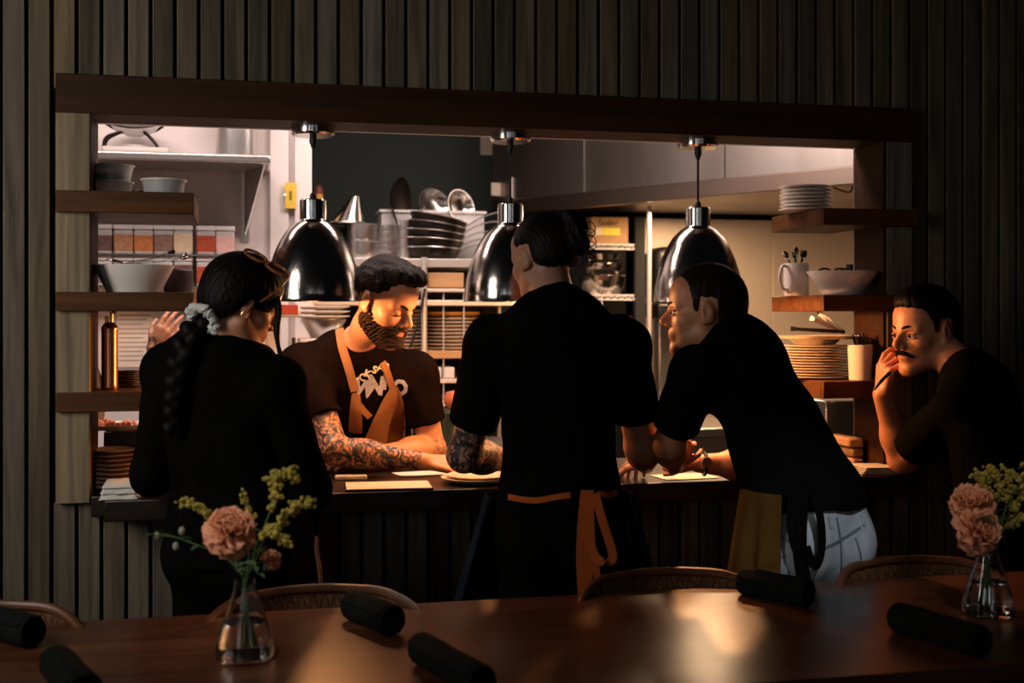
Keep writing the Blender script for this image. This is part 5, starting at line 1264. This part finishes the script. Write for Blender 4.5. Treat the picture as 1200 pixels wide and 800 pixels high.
lay([(597, 582), (612, 585), (630, 586), (648, 583), (668, 580)], .017, 'waist_strap', M['rust']); lay([(700, 578), (712, 580), (722, 577)], .016, 'waist_strap', M['rust'])
band([(688, 574, tt), (689, 600, tt-.01), (690, 630, tt-.01), (689, 660, tt), (686, 697, tt)], [.036]*13+[.03]*12, 'strap_tail', M['rust'], mid, mid_org)
band([(684, 578, tt), (680, 620, tt-.006), (679, 660, tt), (681, 697, tt)], .018, 'strap_tail', M['rust'], mid, mid_org)
band([(697, 578, tt), (706, 610, tt-.025), (717, 645, tt-.03), (716, 657, tt-.03), (703, 657, tt-.025), (693, 640, tt-.018), (691, 600, tt-.015), (692, 580, tt)], .024, 'strap_loop', M['rust'], mid, mid_org)
band([(694, 640, tt-.004), (699, 670, tt), (701, 690, tt)], .02, 'strap_tail', M['rust'], mid, mid_org)
# ---------------------------------------------------------------- person with the braid, left
J = dict(neck=at(243, 410, 3.36), headbase=at(262, 385, 3.36), pelvis=at(270, 612, 3.42), shL=at(196, 432, 3.47), shR=at(324, 449, 3.33),
         elL=at(178, 555, 3.50), wrL=at(225, 560, 3.72), elR=at(362, 572, 3.40), wrR=at(340, 556, 3.66))
stand(J, AW+RT*.4)
H = face(283, 356, 3.37, .86, .50, pitch=.40, roll=0, sc=1.02)
body, org = make_person('person in black long sleeves with a dark braid, back turned, at the left', J, H, 'b9805f', 'tee_black', seed=12, long=True, wd=1.12, armr=1.1, hem=-.11, amp=.008,
    hands=[dict(wrist=J['wrL'], dirn=AW+RT*.3, dorsal=Vector((0,0,1)), thumb=1, curl=(.3,.4,.3)), dict(wrist=J['wrR'], dirn=AW-RT*.3, dorsal=Vector((0,0,1)), thumb=-1, curl=(.3,.4,.3))], collar=.3)
wom, wom_org = body, org
hair_cap('hair', H, body, org, M['hair'], [(-.13,-.075), (-.05,-.075), (-.02,-.035), (-.005,.0), (.03,-.02), (.065,-.012), (.085,.05), (.13,.07)], .020, lambda f: H.ell(f, (0,.03,.07), (.078,.06,.058), .02), strands=.0014, freq=90)
b = Field(np.minimum.reduce([np.array(at(x, y, t_)) for x, y, t_ in [(232,370,3.4),(190,505,3.3),(250,372,3.3)]])-.09, np.maximum.reduce([np.array(at(x, y, t_)) for x, y, t_ in [(232,370,3.4),(190,505,3.3),(215,372,3.2)]])+.09, .004)
braid = smooth_path([at(238, 376, 3.33), at(222, 396, 3.27), at(211, 425, 3.25), at(206, 455, 3.26), at(203, 480, 3.27), at(201, 505, 3.28)], 6)
nb = 15
for i in range(nb):
    u = i/(nb-1)*(len(braid)-2); p = braid[int(u)].lerp(braid[int(u)+1], u-int(u)); r_ = .034*(1-.45*i/nb); sgn = 1 if i % 2 else -1
    q = Matrix.Rotation(sgn*.6, 3, AW)
    b.ell(p+RT*sgn*r_*.38, (r_*.78, r_*.75, r_*1.05), np.array(q), .006)
V, Q = b.mesh(); np_mesh('braid', V, Q, M['hair'], body, org)
# scrunchie
sc_c = at(238, 375, 3.30); ax_ = (at(250, 362, 3.36)-at(222, 385, 3.28)).normalized(); e1 = ax_.orthogonal().normalized(); e2 = ax_.cross(e1)
MB().tube([sc_c+(e1*math.cos(a)+e2*math.sin(a))*(.040+.005*math.sin(a*9))-org for a in np.linspace(0, 6.2832, 73)[:-1]], [.0125+.004*math.sin(i*1.9) for i in range(72)], 9, cyclic=True).build('scrunchie', mat('grey_scrunchie', 'd2d1cd', .9), body)
ear = Vector(H.w((.082, -.004, -.034)))
MB().tube([ear+(RT*math.cos(a)+Vector((0,0,1))*math.sin(a))*.0085-org for a in np.linspace(0, 6.2832, 25)[:-1]], .0018, 7, cyclic=True).build('hoop_earring', M['brass'], body)
for k, pts in enumerate([[(320,338,3.36),(327,360,3.34),(325,385,3.33),(326,405,3.33),(334,425,3.33),(336,440,3.33)], [(318,338,3.36),(324,362,3.35),(322,386,3.34),(326,410,3.34),(330,432,3.34)]]):
    P = smooth_path([at(*p) for p in pts], 6); MB().tube([p-org for p in P], [.009*(1-.6*i/len(P))*(.7 if k else 1) for i in range(len(P))], 8, flat=(AW, .5)).build('hair_strand', M['hair'], body)
# spectacles pushed up on the head
sp = bpy.data.objects.new('spectacles', None)
g0, g1 = at(287, 292, 3.34), at(338, 323, 3.31); u_ = (g1-g0).normalized(); v_ = (AW*.75+Vector((0,0,1))*.30-u_*(AW*.75+Vector((0,0,1))*.30).dot(u_)).normalized(); Lg = (g1-g0).length
b = MB()
for cc in (.25, .75):
    c_ = g0+u_*Lg*cc
    b.tube([c_+u_*math.cos(a)*Lg*.23*(1+.0)+v_*math.sin(a)*.024-org for a in np.linspace(0, 6.2832, 33)[:-1]], .0042, 7, cyclic=True)
b.tube([g0+u_*Lg*.47-org, g0+u_*Lg*.53-org], .003, 7)
gl = b.build('spectacles', M['tortoise'], body)
MB().tube([p-org for p in smooth_path([at(338, 324, 3.31), at(332, 332, 3.28), at(320, 344, 3.25), at(305, 354, 3.24)], 5)], .0038, 7).build('temple_arm', M['tortoise'], gl)
MB().tube([p-org for p in smooth_path([at(288, 295, 3.36), at(284, 305, 3.42), at(282, 320, 3.46)], 5)], .0028, 7).build('temple_arm', M['tortoise'], gl)
MB().tube([p-org for p in smooth_path([at(372, 628, 3.29), at(371, 645, 3.28), at(375, 672, 3.27), at(376, 702, 3.27)], 6)], [.010]+[.0055]*18, 8).build('apron_tie', mat('brown_tie', '6e3d20', .8), body)
# ---------------------------------------------------------------- person in light jeans leaning on the counter
J = dict(neck=at(868, 398, 3.60), headbase=at(846, 388, 3.62), pelvis=at(948, 598, 3.52), shL=at(815, 436, 3.47), shR=at(880, 428, 3.80),
         elL=at(784, 520, 3.62), wrL=at(790, 545, 3.86), elR=at(880, 545, 3.98), wrR=at(818, 543, 3.97))
stand(J, AW*.9-RT*.45)
H = face(826, 366, 3.62, -.98, .17, pitch=.0, sc=1.10)
body, org = make_person('person in black t-shirt and light blue jeans leaning on the counter, facing left', J, H, 'c98a64', 'tee_black', .74, seed=21, wd=1.12, armr=1.12, hem=.022, lower='jeans',
    hands=[dict(wrist=J['wrR'], dirn=-RT*.95+Vector((0,0,.35)), dorsal=-AW*.5+Vector((0,0,1)), thumb=-1, curl=(1.25,1.5,1.1), kth=(1.0,.8)), dict(wrist=J['wrL'], dirn=AW*.2+RT*.25+Vector((0,0,.5)), dorsal=-AW-RT*.2, thumb=1, curl=(1.0,1.2,.8), sc=.95)], collar=.4,
    paint=lambda q, tint, V: tint*(1-.35*(np.clip((-.04-q[:, 2])/.03, 0, 1)*np.clip((q[:, 1]-.01)/.03, 0, 1)*(q[:, 2] > -.14))[:, None]))
jm, jm_org = body, org
hair_cap('hair', H, body, org, M['hair_brown'], [(-.13,-.055), (-.07,-.055), (-.038,-.03), (-.034,.032), (.012,.036), (.016,.0), (.03,-.002), (.034,.035), (.062,.062), (.08,.082), (.13,.1)], .009, None, thick_top=.006, strands=.0012, freq=160, side=-.004)
brows(H, body, org, M['hair_brown'], .0045); eyes(H, body, org, False)
# wrist watch on the far forearm, apron with ties, jeans details
d_ = (J['elR']-J['wrR']).normalized(); c_ = J['wrR'].lerp(J['elR'], .12); e1 = d_.orthogonal().normalized(); e2 = d_.cross(e1)
wt = MB().tube([c_+(e1*math.cos(a)+e2*math.sin(a))*.036-org for a in np.linspace(0, 6.2832, 33)[:-1]], .006, 8, cyclic=True, flat=None).build('wrist_watch', M['black_plastic'], body)
MB().cyl(c_-AW*.040+Vector((0,0,.01))-org, .017, .007, 24, M=Matrix.Rotation(math.pi/2, 4, 'X')).build('watch_face', M['steel'], wt)
hl = (J['hipL']-J['hipR']).normalized()
skirt(jm, jm_org, J, -.55, math.pi*.95, J['pelvis'].z+.07, .45, .205, .265, 'apron_skirt', M['olive'], .034, 15, .85, n=90)
tj = 3.33
for pts, w_ in [([(938, 560, tj), (938, 600, tj-.01), (937, 640, tj-.012), (942, 680, tj)], .04), ([(930, 565, tj), (926, 605, tj-.012), (930, 636, tj-.02), (936, 650, tj-.015)], .022), ([(948, 562, tj), (960, 600, tj-.01), (963, 640, tj-.015), (955, 664, tj-.02), (945, 640, tj-.015)], .022)]:
    band(pts, w_, 'apron_tie', M['tee_black'], jm, jm_org)
for pts, w_ in [([(905, 622), (925, 634), (945, 640)], .007), ([(966, 642), (985, 632), (1008, 618)], .007), ([(980, 606), (984, 630), (986, 660), (986, 684)], .005), ([(1002, 630), (1008, 650), (1010, 680)], .004), ([(898, 648), (922, 652)], .004)]:
    drape(jm, pts, w_, .0025, 'denim_seam', M['seam'], jm_org, .001, key='_t')
for px_, py_ in ((972, 604), (1010, 602), (905, 612)): drape(jm, [(px_, py_), (px_+2, py_+14)], .012, .004, 'belt_loop', M['jeans'], jm_org, .001, key='_t')
# ---------------------------------------------------------------- person with a moustache at the right end
J = dict(neck=at(1148, 436, 3.86), headbase=at(1118, 424, 3.92), pelvis=at(1176, 620, 3.72), shL=at(1132, 464, 3.75), shR=at(1160, 456, 4.06),
         elL=at(1058, 537, 4.11), wrL=at(1034, 462, 4.03), elR=at(1170, 572, 4.06), wrR=at(1164, 655, 4.0))
stand(J, -RT*.8+AW*.6)
H = face(1085, 390, 3.98, -.92, -.38, pitch=.08, roll=.0, sc=1.12)
M['pen'] = M['black_plastic']
body, org = make_person('person with a moustache in black t-shirt, hand at the mouth, far right', J, H, 'c27f58', 'tee_black', .80, seed=30, wd=1.1, armr=1.15, hem=-.05, h=.004,
    hands=[dict(wrist=J['wrL'], dirn=Vector((0,0,1))+RT*.10-AW*.02, dorsal=-RT-AW*.25, thumb=-1, curl=(.75,1.2,.8), per=[(.35,.5,.5),(.7,1.1,.8),(.85,1.2,.8),(.95,1.2,.8)], sc=1.05, kth=(.9,.5))], collar=.3)
rm, rm_org = body, org
hair_cap('hair', H, body, org, M['hair'], [(-.13,-.055), (-.07,-.055), (-.038,-.03), (-.034,.034), (.011,.036), (.014,.0), (.026,.0), (.032,.03), (.058,.062), (.08,.075), (.13,.09)], .011, lambda f: H.ell(f, (0,.02,.098), (.066,.07,.040), .03), thick_top=.010, strands=.0013, freq=150, side=-.004)
brows(H, body, org, M['hair'], .0042); eyes(H, body, org, False)
mo = MB()
for s in (-1, 1): mo.tube([Vector(H.w((s*x, .1045-.30*x-9*x*x, -.0475-.16*x-9*x*x)))-org for x in np.linspace(0, .036, 8)], [.0075,.0080,.0080,.0075,.007,.006,.0045,.002], 9)
mo.build('moustache', M['hair'], body)
o = MB().tube([at(1024, 457, 3.95), at(1032, 447, 3.94), at(1043, 436, 3.95)], [.003, .006, .006], 10).build('pen', M['black_plastic']); tag(o, 'black pen held in the hand by the moustache', 'pen')
# ---------------------------------------------------------------- cook mostly hidden behind the braid
J = dict(neck=at(262, 402, 4.56), headbase=at(268, 388, 4.54), pelvis=at(262, 560, 4.56), shL=at(300, 425, 4.56), shR=at(222, 428, 4.56),
         elL=at(310, 500, 4.5), wrL=at(290, 530, 4.4), elR=at(188, 470, 4.46), wrR=at(180, 412, 4.47))
stand(J, -AW)
H = face(272, 356, 4.53, .1, -1, pitch=.3, sc=.92)
body, org = make_person('person mostly hidden behind the braid, a raised tattooed hand showing', J, H, 'b98468', 'tee_black', .8, seed=41, hem=-.03, h=.005, ink=lambda V: np.where(np.linalg.norm(V-np.array(J['wrR']), axis=1) < .06, 1.0, 0), wd=.9, armr=.92,
    hands=[dict(wrist=J['wrR'], dirn=Vector((0,0,.9))+RT*.55, dorsal=-AW, thumb=-1, curl=(.3,.35,.3), sc=1.0)])
hair_cap('hair', H, body, org, M['hair'], [(-.13,-.05), (-.03,-.03), (.0,.02), (.05,.06), (.13,.09)], .009)
# ================================================================ dining table, chairs, napkins, flowers
ZT = .75
YT0, YT1 = atZ(1050, 788, ZT).y, atZ(540, 704, ZT).y
tb = thing('dining_table', (.2, (YT0+YT1)/2, 0), 'long dark reddish wooden dining table across the foreground', 'table')
hw = (YT1-YT0)/2
b = MB()
for i in range(5):
    ya, yb_ = -hw+i*2*hw/5, -hw+(i+1)*2*hw/5
    b.span((-2.3, ya, ZT-.035), (2.3, yb_-.0003, ZT))
b.build('tabletop', M['table_wood'], tb)
for sx in (-1.7, 1.7):
    for sy in (-1, 1): MB().box((sx, sy*(hw-.12), (ZT-.035)/2), (.07, .07, ZT-.035), taper=1.15).build('leg', M['table_wood'], tb, bevel=.004)
MB().span((-1.7, -.02, ZT-.11), (1.7, .02, ZT-.035)).build('stretcher', M['table_wood'], tb, bevel=.003)
# --- chairs
M['chair_wood'] = wood('chair_wood', '4a2a18', '6a3f22', .4, (8, 8, 8))
M['cane'] = mat('woven_cane', '7a5230', .6, noise=(120, '3a2415'), bump=(200, .8))
def chair(px, label):
    x = atY(px, 700, 3.13).x
    t = thing('dining_chair', (x, 2.86, 0), label, 'chair', 'low backed chairs on the far side of the table')
    b = MB().lathe([(0,.43),(.19,.43),(.215,.44),(.22,.455),(.205,.47),(0,.475)], seg=40).build('seat', M['cane'], t)
    arc = lambda z, k=0: smooth_path([(-.275,.05,z-.10-k),(-.262,.16,z-.045-k),(-.19,.245,z-.008-k),(-.09,.285,z-k),(0,.295,z+.002-k),(.09,.285,z-k),(.19,.245,z-.008-k),(.262,.16,z-.045-k),(.275,.05,z-.10-k)], 6)
    MB().tube(arc(.785), .0125, 10).build('top_rail', M['chair_wood'], t)
    MB().tube(arc(.785, .11), .010, 10).build('lower_rail', M['chair_wood'], t)
    A, B = arc(.778), arc(.79, .11); b = MB(); n = len(A); v = []; f = []
    for i in range(n): v += [A[i]+Vector((0,.002,0)), B[i]+Vector((0,.002,0)), A[i]-Vector((0,.002,0)), B[i]-Vector((0,.002,0))]
    for i in range(n-1): f += [(4*i,4*i+4,4*i+5,4*i+1),(4*i+2,4*i+3,4*i+7,4*i+6)]
    b.add(v, f).build('cane_back', M['cane'], t)
    for i in range(0, n-1, 2):
        pass
    b = MB()
    for i in range(0, n-2, 2): b.tube([A[i], B[i+2]], .0035, 5); b.tube([B[i], A[i+2]], .0035, 5)
    b.build('weave', M['chair_wood'], t)
    for s in (-1, 1):
        MB().tube(smooth_path([(s*.275,.05,.69),(s*.25,.03,.58),(s*.205,.0,.45)], 5), .012, 8).build('arm_support', M['chair_wood'], t)
        MB().tube([(s*.17,-.15,.44),(s*.20,-.19,0)], [.018,.012], 10).build('leg', M['chair_wood'], t)
        MB().tube([(s*.12,.30,.68),(s*.15,.17,.44),(s*.18,.22,0)], [.012,.018,.012], 10).build('leg', M['chair_wood'], t)
    return t
chair(367, 'low woven-back wooden chair behind the napkin roll nearest the left vase')
chair(775, 'low woven-back wooden chair in front of the orange apron bow')
chair(1060, 'low woven-back wooden chair in front of the light jeans')
chair(-30, 'low woven-back wooden chair at the far left edge of the table')
# --- napkin rolls
M['napkin'] = mat('black_napkin', '131514', .95, noise=(12, '191b1a'), bump=(260, .35), **{'Specular IOR Level': .12})
def napkin(pa, pb, r, label):
    a, b_ = atZ(*pa, ZT+r), atZ(*pb, ZT+r); L = (b_-a).length; d = (b_-a)/L; t_ = thing('napkin_roll', (a+b_)/2-Vector((0,0,r)), label, 'napkin', 'black napkin rolls on the table')
    yaw = math.atan2(d.y, d.x); R_ = Matrix.Translation((0,0,r)) @ Matrix.Rotation(math.pi/2, 4, 'Y')
    prof = [(0,-L/2+.006),(r*.35,-L/2+.002),(r*.40,-L/2+.007),(r*.62,-L/2),(r*.68,-L/2+.006),(r*.9,-L/2),(r,-L/2+.008),(r*1.02,-L*.2),(r*.97,0),(r*1.01,L*.25),(r,L/2-.008),(r*.9,L/2),(r*.68,L/2-.006),(r*.62,L/2),(r*.40,L/2-.007),(r*.35,L/2-.002),(0,L/2-.006)]
    b = MB().lathe(prof, seg=32, M=R_, rmod=lambda a_, z: 1+.03*math.sin(2*a_+1)+.015*math.sin(z*40+a_))
    b.v = [tuple(Matrix.Rotation(yaw, 3, 'Z') @ Vector(p)) for p in b.v]; b.build('roll', M['napkin'], t_, angle=70)
    e = MB().ribbon([Matrix.Rotation(yaw, 3, 'Z') @ Vector((x, -r*.72, r*1.70)) for x in np.linspace(-L/2+.01, L/2-.01, 9)], r*.7, .004, Matrix.Rotation(yaw, 3, 'Z') @ Vector((0,-.75,-.65))); e.build('loose_flap', M['napkin'], t_)
napkin((412, 708), (462, 727), .036, 'black napkin roll right of the left vase, near the table back edge')
napkin((492, 758), (566, 800), .034, 'black napkin roll at the front middle of the table')
napkin((870, 680), (948, 695), .036, 'black napkin roll in front of the light jeans')
napkin((1050, 722), (1152, 752), .035, 'black napkin roll in front of the right vase')
napkin((-12, 728), (40, 740), .037, 'black napkin roll at the left edge of the table, farther of two')
napkin((66, 775), (100, 812), .037, 'black napkin roll at the bottom left corner, nearer of two')
# --- vases and flowers
M['petal'] = mat('peach_petal', 'e8a27a', .6, noise=(18, 'd98a66'), **{'Subsurface Weight': .25})
M['petal'].node_tree.nodes['Principled BSDF'].inputs['Subsurface Radius'].default_value = (.02, .008, .004)
M['stem'] = mat('green_stem', '4f6a35', .5, noise=(20, '3f5729'))
M['leaf'] = mat('dark_leaf', '33502f', .45, noise=(20, '426139'))
M['floret'] = mat('yellow_floret', 'b79b3a', .7, noise=(60, '8d8a35'))
def vase(px, py, label, sc=1.0):
    p = atZ(px, py, ZT); t = thing('glass_vase', (p.x, p.y, ZT+.0005), label, 'vase', 'glass bud vases on the table')
    out = [(0,0),(.055,0),(.061,.006),(.062,.02),(.058,.045),(.050,.075),(.040,.105),(.030,.135),(.024,.155),(.0225,.168),(.0245,.176)]
    inn = [(.0225,.176),(.0205,.168),(.0220,.155),(.028,.135),(.038,.105),(.048,.075),(.0555,.045),(.059,.022),(.055,.010),(0,.008)]
    MB().lathe([(r*sc, z*sc) for r, z in out+inn], seg=48, rmod=lambda a, z: 1+(.02*math.cos(a*10) if z < .13 else 0)).build('body', M['glass'], t)
    MB().lathe([(0,.0085*sc),(.0545*sc,.0105*sc),(.0585*sc,.022*sc),(.055*sc,.045*sc),(.0475*sc,.075*sc),(.045*sc,.082*sc),(0,.082*sc)], seg=40, rmod=lambda a, z: 1+(.02*math.cos(a*10))).build('water', M['water'], t)
    return Vector((p.x, p.y, ZT))
def bloom_mesh(r, seed, n=38):
    rg = random.Random(seed); b = MB()
    for i in range(n):
        u = i/(n-1); el = math.radians(86-112*u**.85); az = i*2.39996; L = r*(.45+.55*u**.7); w_ = r*(.50+.42*u)
        dirn = Vector((math.cos(az)*math.cos(el), math.sin(az)*math.cos(el), math.sin(el))); side = dirn.cross(Vector((0,0,1))).normalized(); up_ = side.cross(dirn)
        v, f = [], []; NU, NV = 6, 6; ph = rg.random()*6
        for a in range(NU+1):
            s = a/NU
            for c in range(NV+1):
                q = c/NV*2-1; wd = w_*(.25+.75*math.sin(min(1, s*1.15)*math.pi/2))*.5
                ruff = .13*r*s*s*math.sin(q*6+ph)+.03*r*s*math.sin(q*15+ph*2)
                p = dirn*(L*s*(1-.10*q*q))+side*(q*wd)+up_*(ruff+L*.28*s*s*(1 if u < .6 else -.2)+.18*wd*q*q)
                v.append(p)
        for a in range(NU):
            for c in range(NV): k = a*(NV+1)+c; f.append((k, k+1, k+NV+2, k+NV+1))
        b.add(v, f)
    return b
def flower(neck, head, r, label, seed, face_=None, tilt=(0,0), group=None, name='carnation'):
    t = thing(name, neck, label, 'flower', group)
    f_ = bloom_mesh(r, seed); R_ = Euler((tilt[0], 0, tilt[1])).to_matrix(); c = Vector(head)-Vector(neck)
    f_.v = [tuple(R_ @ Vector(p)+c) for p in f_.v]; o = f_.build('bloom', M['petal'], t, angle=80)
    sd = o.modifiers.new('thick', 'SOLIDIFY'); sd.thickness = .0012
    MB().tube(smooth_path([(random.uniform(-.02,.02), random.uniform(-.015,.015), -.15), (0,0,-.02), c*.5+Vector((0,0,.012)), c-R_ @ Vector((0,0,r*.2))], 6), .0032, 7).build('stem', M['stem'], t)
    MB().lathe([(0,-.028),(.007,-.024),(.011,-.006),(.014,.004),(0,.004)], seg=14, M=Matrix.Translation(c-R_ @ Vector((0,0,r*.25))) @ R_.to_4x4()).build('calyx', M['stem'], t)
    return t
def leaf(b, p0, d_, L, w_, droop=.3):
    d_ = Vector(d_).normalized(); s = d_.cross(Vector((0,0,1))).normalized(); v, f = [], []
    for i in range(9):
        u = i/8; c = Vector(p0)+d_*L*u-Vector((0,0,droop*L*u*u)); ww = w_*math.sin(math.pi*min(.999, u*.93+.06))**.8
        v += [c-s*ww/2+Vector((0,0,ww*.15)), c, c+s*ww/2+Vector((0,0,ww*.15)), c-Vector((0,0,.0012))]
    for i in range(8):
        k = i*4; f += [(k,k+1,k+5,k+4),(k+1,k+2,k+6,k+5),(k+2,k+3,k+7,k+6),(k+3,k,k+4,k+7)]
    b.add(v, f)
def goldenrod(neck, pts, label, group, side_n=5, sz=.0048, dens=26, leafy=True):
    t = thing('goldenrod_sprig', neck, label, 'flower', group); P = smooth_path([Vector(p)-Vector(neck) for p in pts], 8)
    MB().tube([Vector((random.uniform(-.02,.02), random.uniform(-.015,.015), -.15)), Vector((0,0,-.015))]+P, .0019, 6).build('stem', M['stem'], t)
    b = MB(); n = len(P)
    for i in range(int(n*.45), n):
        u = i/n
        for k in range(3):
            o = Vector((random.gauss(0,1), random.gauss(0,1), random.gauss(0,1)))*.0052
            b.ball(P[i]+o, random.uniform(.7,1.25)*sz, 7, 5)
    for k in range(side_n):
        i = int(n*(.40+.5*k/side_n)); az = random.random()*6.28; L = random.uniform(.018,.034)
        dv = Vector((math.cos(az)*.9, math.sin(az)*.5, .55))
        for j in range(7):
            p = P[i]+dv*L*j/6+Vector((0,0,-.012*(j/6)**2))
            for m_ in range(2): b.ball(p+Vector((random.gauss(0,1), random.gauss(0,1), random.gauss(0,1)))*.003, sz*random.uniform(.7,1.1), 7, 5)
    b.build('florets', M['floret'], t)
    if leafy:
        b = MB()
        for k in range(3): 
            i = int(n*(.15+.12*k)); az = random.random()*6.28; leaf(b, P[i], (math.cos(az), math.sin(az)*.6, .5), .04, .011)
        b.build('leaves', M['leaf'], t)
    return t
def sprig(neck, pts, label, group, buds=()):
    t = thing('leafy_sprig', neck, label, 'foliage', group); P = smooth_path([Vector(p)-Vector(neck) for p in pts], 6)
    MB().tube([Vector((.01,0,-.14)), Vector((0,0,-.01))]+P, .0017, 6).build('stem', M['stem'], t)
    b = MB()
    for i in range(3, len(P), 3): az = random.random()*6.28; leaf(b, P[i], (math.cos(az), math.sin(az), .2), .032, .012)
    b.build('leaves', M['leaf'], t)
    for q in buds:
        MB().ball(Vector(q)-Vector(neck), (.007,.007,.010), 10, 7).build('bud', M['bud'], t)
    return t
M['bud'] = mat('pale_bud', '8f9478', .6)
g = 'flowers in the left vase'
c0 = vase(287, 772, 'clear fluted glass vase with peach flowers, left one of the two')
nk = c0+Vector((0,0,.176)); T1 = 2.6
flower(nk, at(270, 622, T1), .064, 'large ruffled peach carnation in the left vase', 3, tilt=(.75, .25), group=g)
flower(nk, at(318, 655, T1+.05), .026, 'small half open peach bloom at the right of the left vase', 5, tilt=(.6, .8), group=g)
goldenrod(nk, [nk, at(300, 640, T1), at(318, 595, T1), at(322, 566, T1), at(337, 553, T1), at(343, 562, T1)], 'tall yellow goldenrod sprig curling over at the top of the left bouquet', g, 7)
goldenrod(nk, [nk, at(302, 645, T1), at(325, 612, T1-.03), at(345, 595, T1-.04), at(368, 587, T1-.05)], 'yellow goldenrod sprig reaching right from the left bouquet', g, 6)
goldenrod(nk, [nk, at(303, 650, T1), at(312, 620, T1-.02), at(328, 630, T1-.03), at(338, 637, T1-.03)], 'short drooping goldenrod sprig low right in the left bouquet', g, 5)
goldenrod(nk, [nk, at(293, 640, T1+.04), at(293, 605, T1+.05), at(283, 577, T1+.05)], 'thin upright goldenrod tip behind the large peach carnation', g, 2, .0036)
goldenrod(nk, [nk, at(265, 640, T1+.05), at(243, 605, T1+.05), at(228, 592, T1+.05), at(212, 588, T1+.05)], 'yellow goldenrod sprig reaching left over the large peach carnation', g, 2)
sprig(nk, [nk, at(262, 650, T1+.04), at(235, 640, T1+.04), at(208, 630, T1+.04), at(184, 626, T1+.04)], 'thin green sprig with pale buds reaching left from the left vase', g, [at(184, 628, T1+.04), at(206, 640, T1+.04), at(213, 622, T1+.04)])
sprig(nk, [nk, at(276, 665, T1-.03), at(296, 658, T1-.04), at(302, 672, T1-.05)], 'short leafy green sprig under the large peach carnation', g, [])
g = 'flowers in the right vase'
c1 = vase(1158, 720, 'clear fluted glass vase with peach flowers, right one of the two')
nk = c1+Vector((0,0,.176)); T2 = 2.98
flower(nk, at(1140, 590, T2), .062, 'upper deep peach carnation in the right vase', 11, tilt=(.5, -.4), group=g)
flower(nk, at(1146, 622, T2-.05), .066, 'lower broad pale peach carnation in the right vase', 13, tilt=(1.15, .2), group=g)
for pts, lab in [([(1160,600), (1158,575), (1150,560), (1142,556)], 'leftmost goldenrod tip above the upper peach carnation'), ([(1165,605), (1172,575), (1165,555), (1158,548)], 'goldenrod sprig second from the left in the right bouquet'), ([(1172,610), (1185,580), (1182,560), (1178,549)], 'goldenrod sprig third from the left in the right bouquet'), ([(1175,610), (1192,590), (1200,570), (1203,545)], 'tall goldenrod sprig at the right edge of the right bouquet'), ([(1172,625), (1185,612), (1195,606), (1205,604)], 'low goldenrod sprig beside the leaves in the right bouquet')]:
    goldenrod(nk, [nk]+[at(x, y, T2) for x, y in pts], lab, g, 6)
sprig(nk, [nk, at(1172, 620, T2-.02), at(1180, 590, T2-.02), at(1195, 565, T2-.02), at(1206, 548, T2)], 'dark leafy green stem rising at the right of the right bouquet', g, [])
b = MB(); p0 = at(1165, 606, T2-.09)
leaf(b, p0-nk, -RT*1+Vector((0,0,.02)), .045, .022, .15); leaf(b, at(1172, 622, T2-.09)-nk, RT*.8+Vector((0,0,.3)), .05, .02, .2)
lt = thing('leafy_sprig', nk, 'dark green leaves in front of the two peach carnations', 'foliage', g)
b.build('leaves', M['leaf'], lt); MB().tube(smooth_path([(0,0,-.15), (0,0,-.01), at(1168, 640, T2-.05)-nk, p0-nk], 6), .002, 6).build('stem', M['stem'], lt)
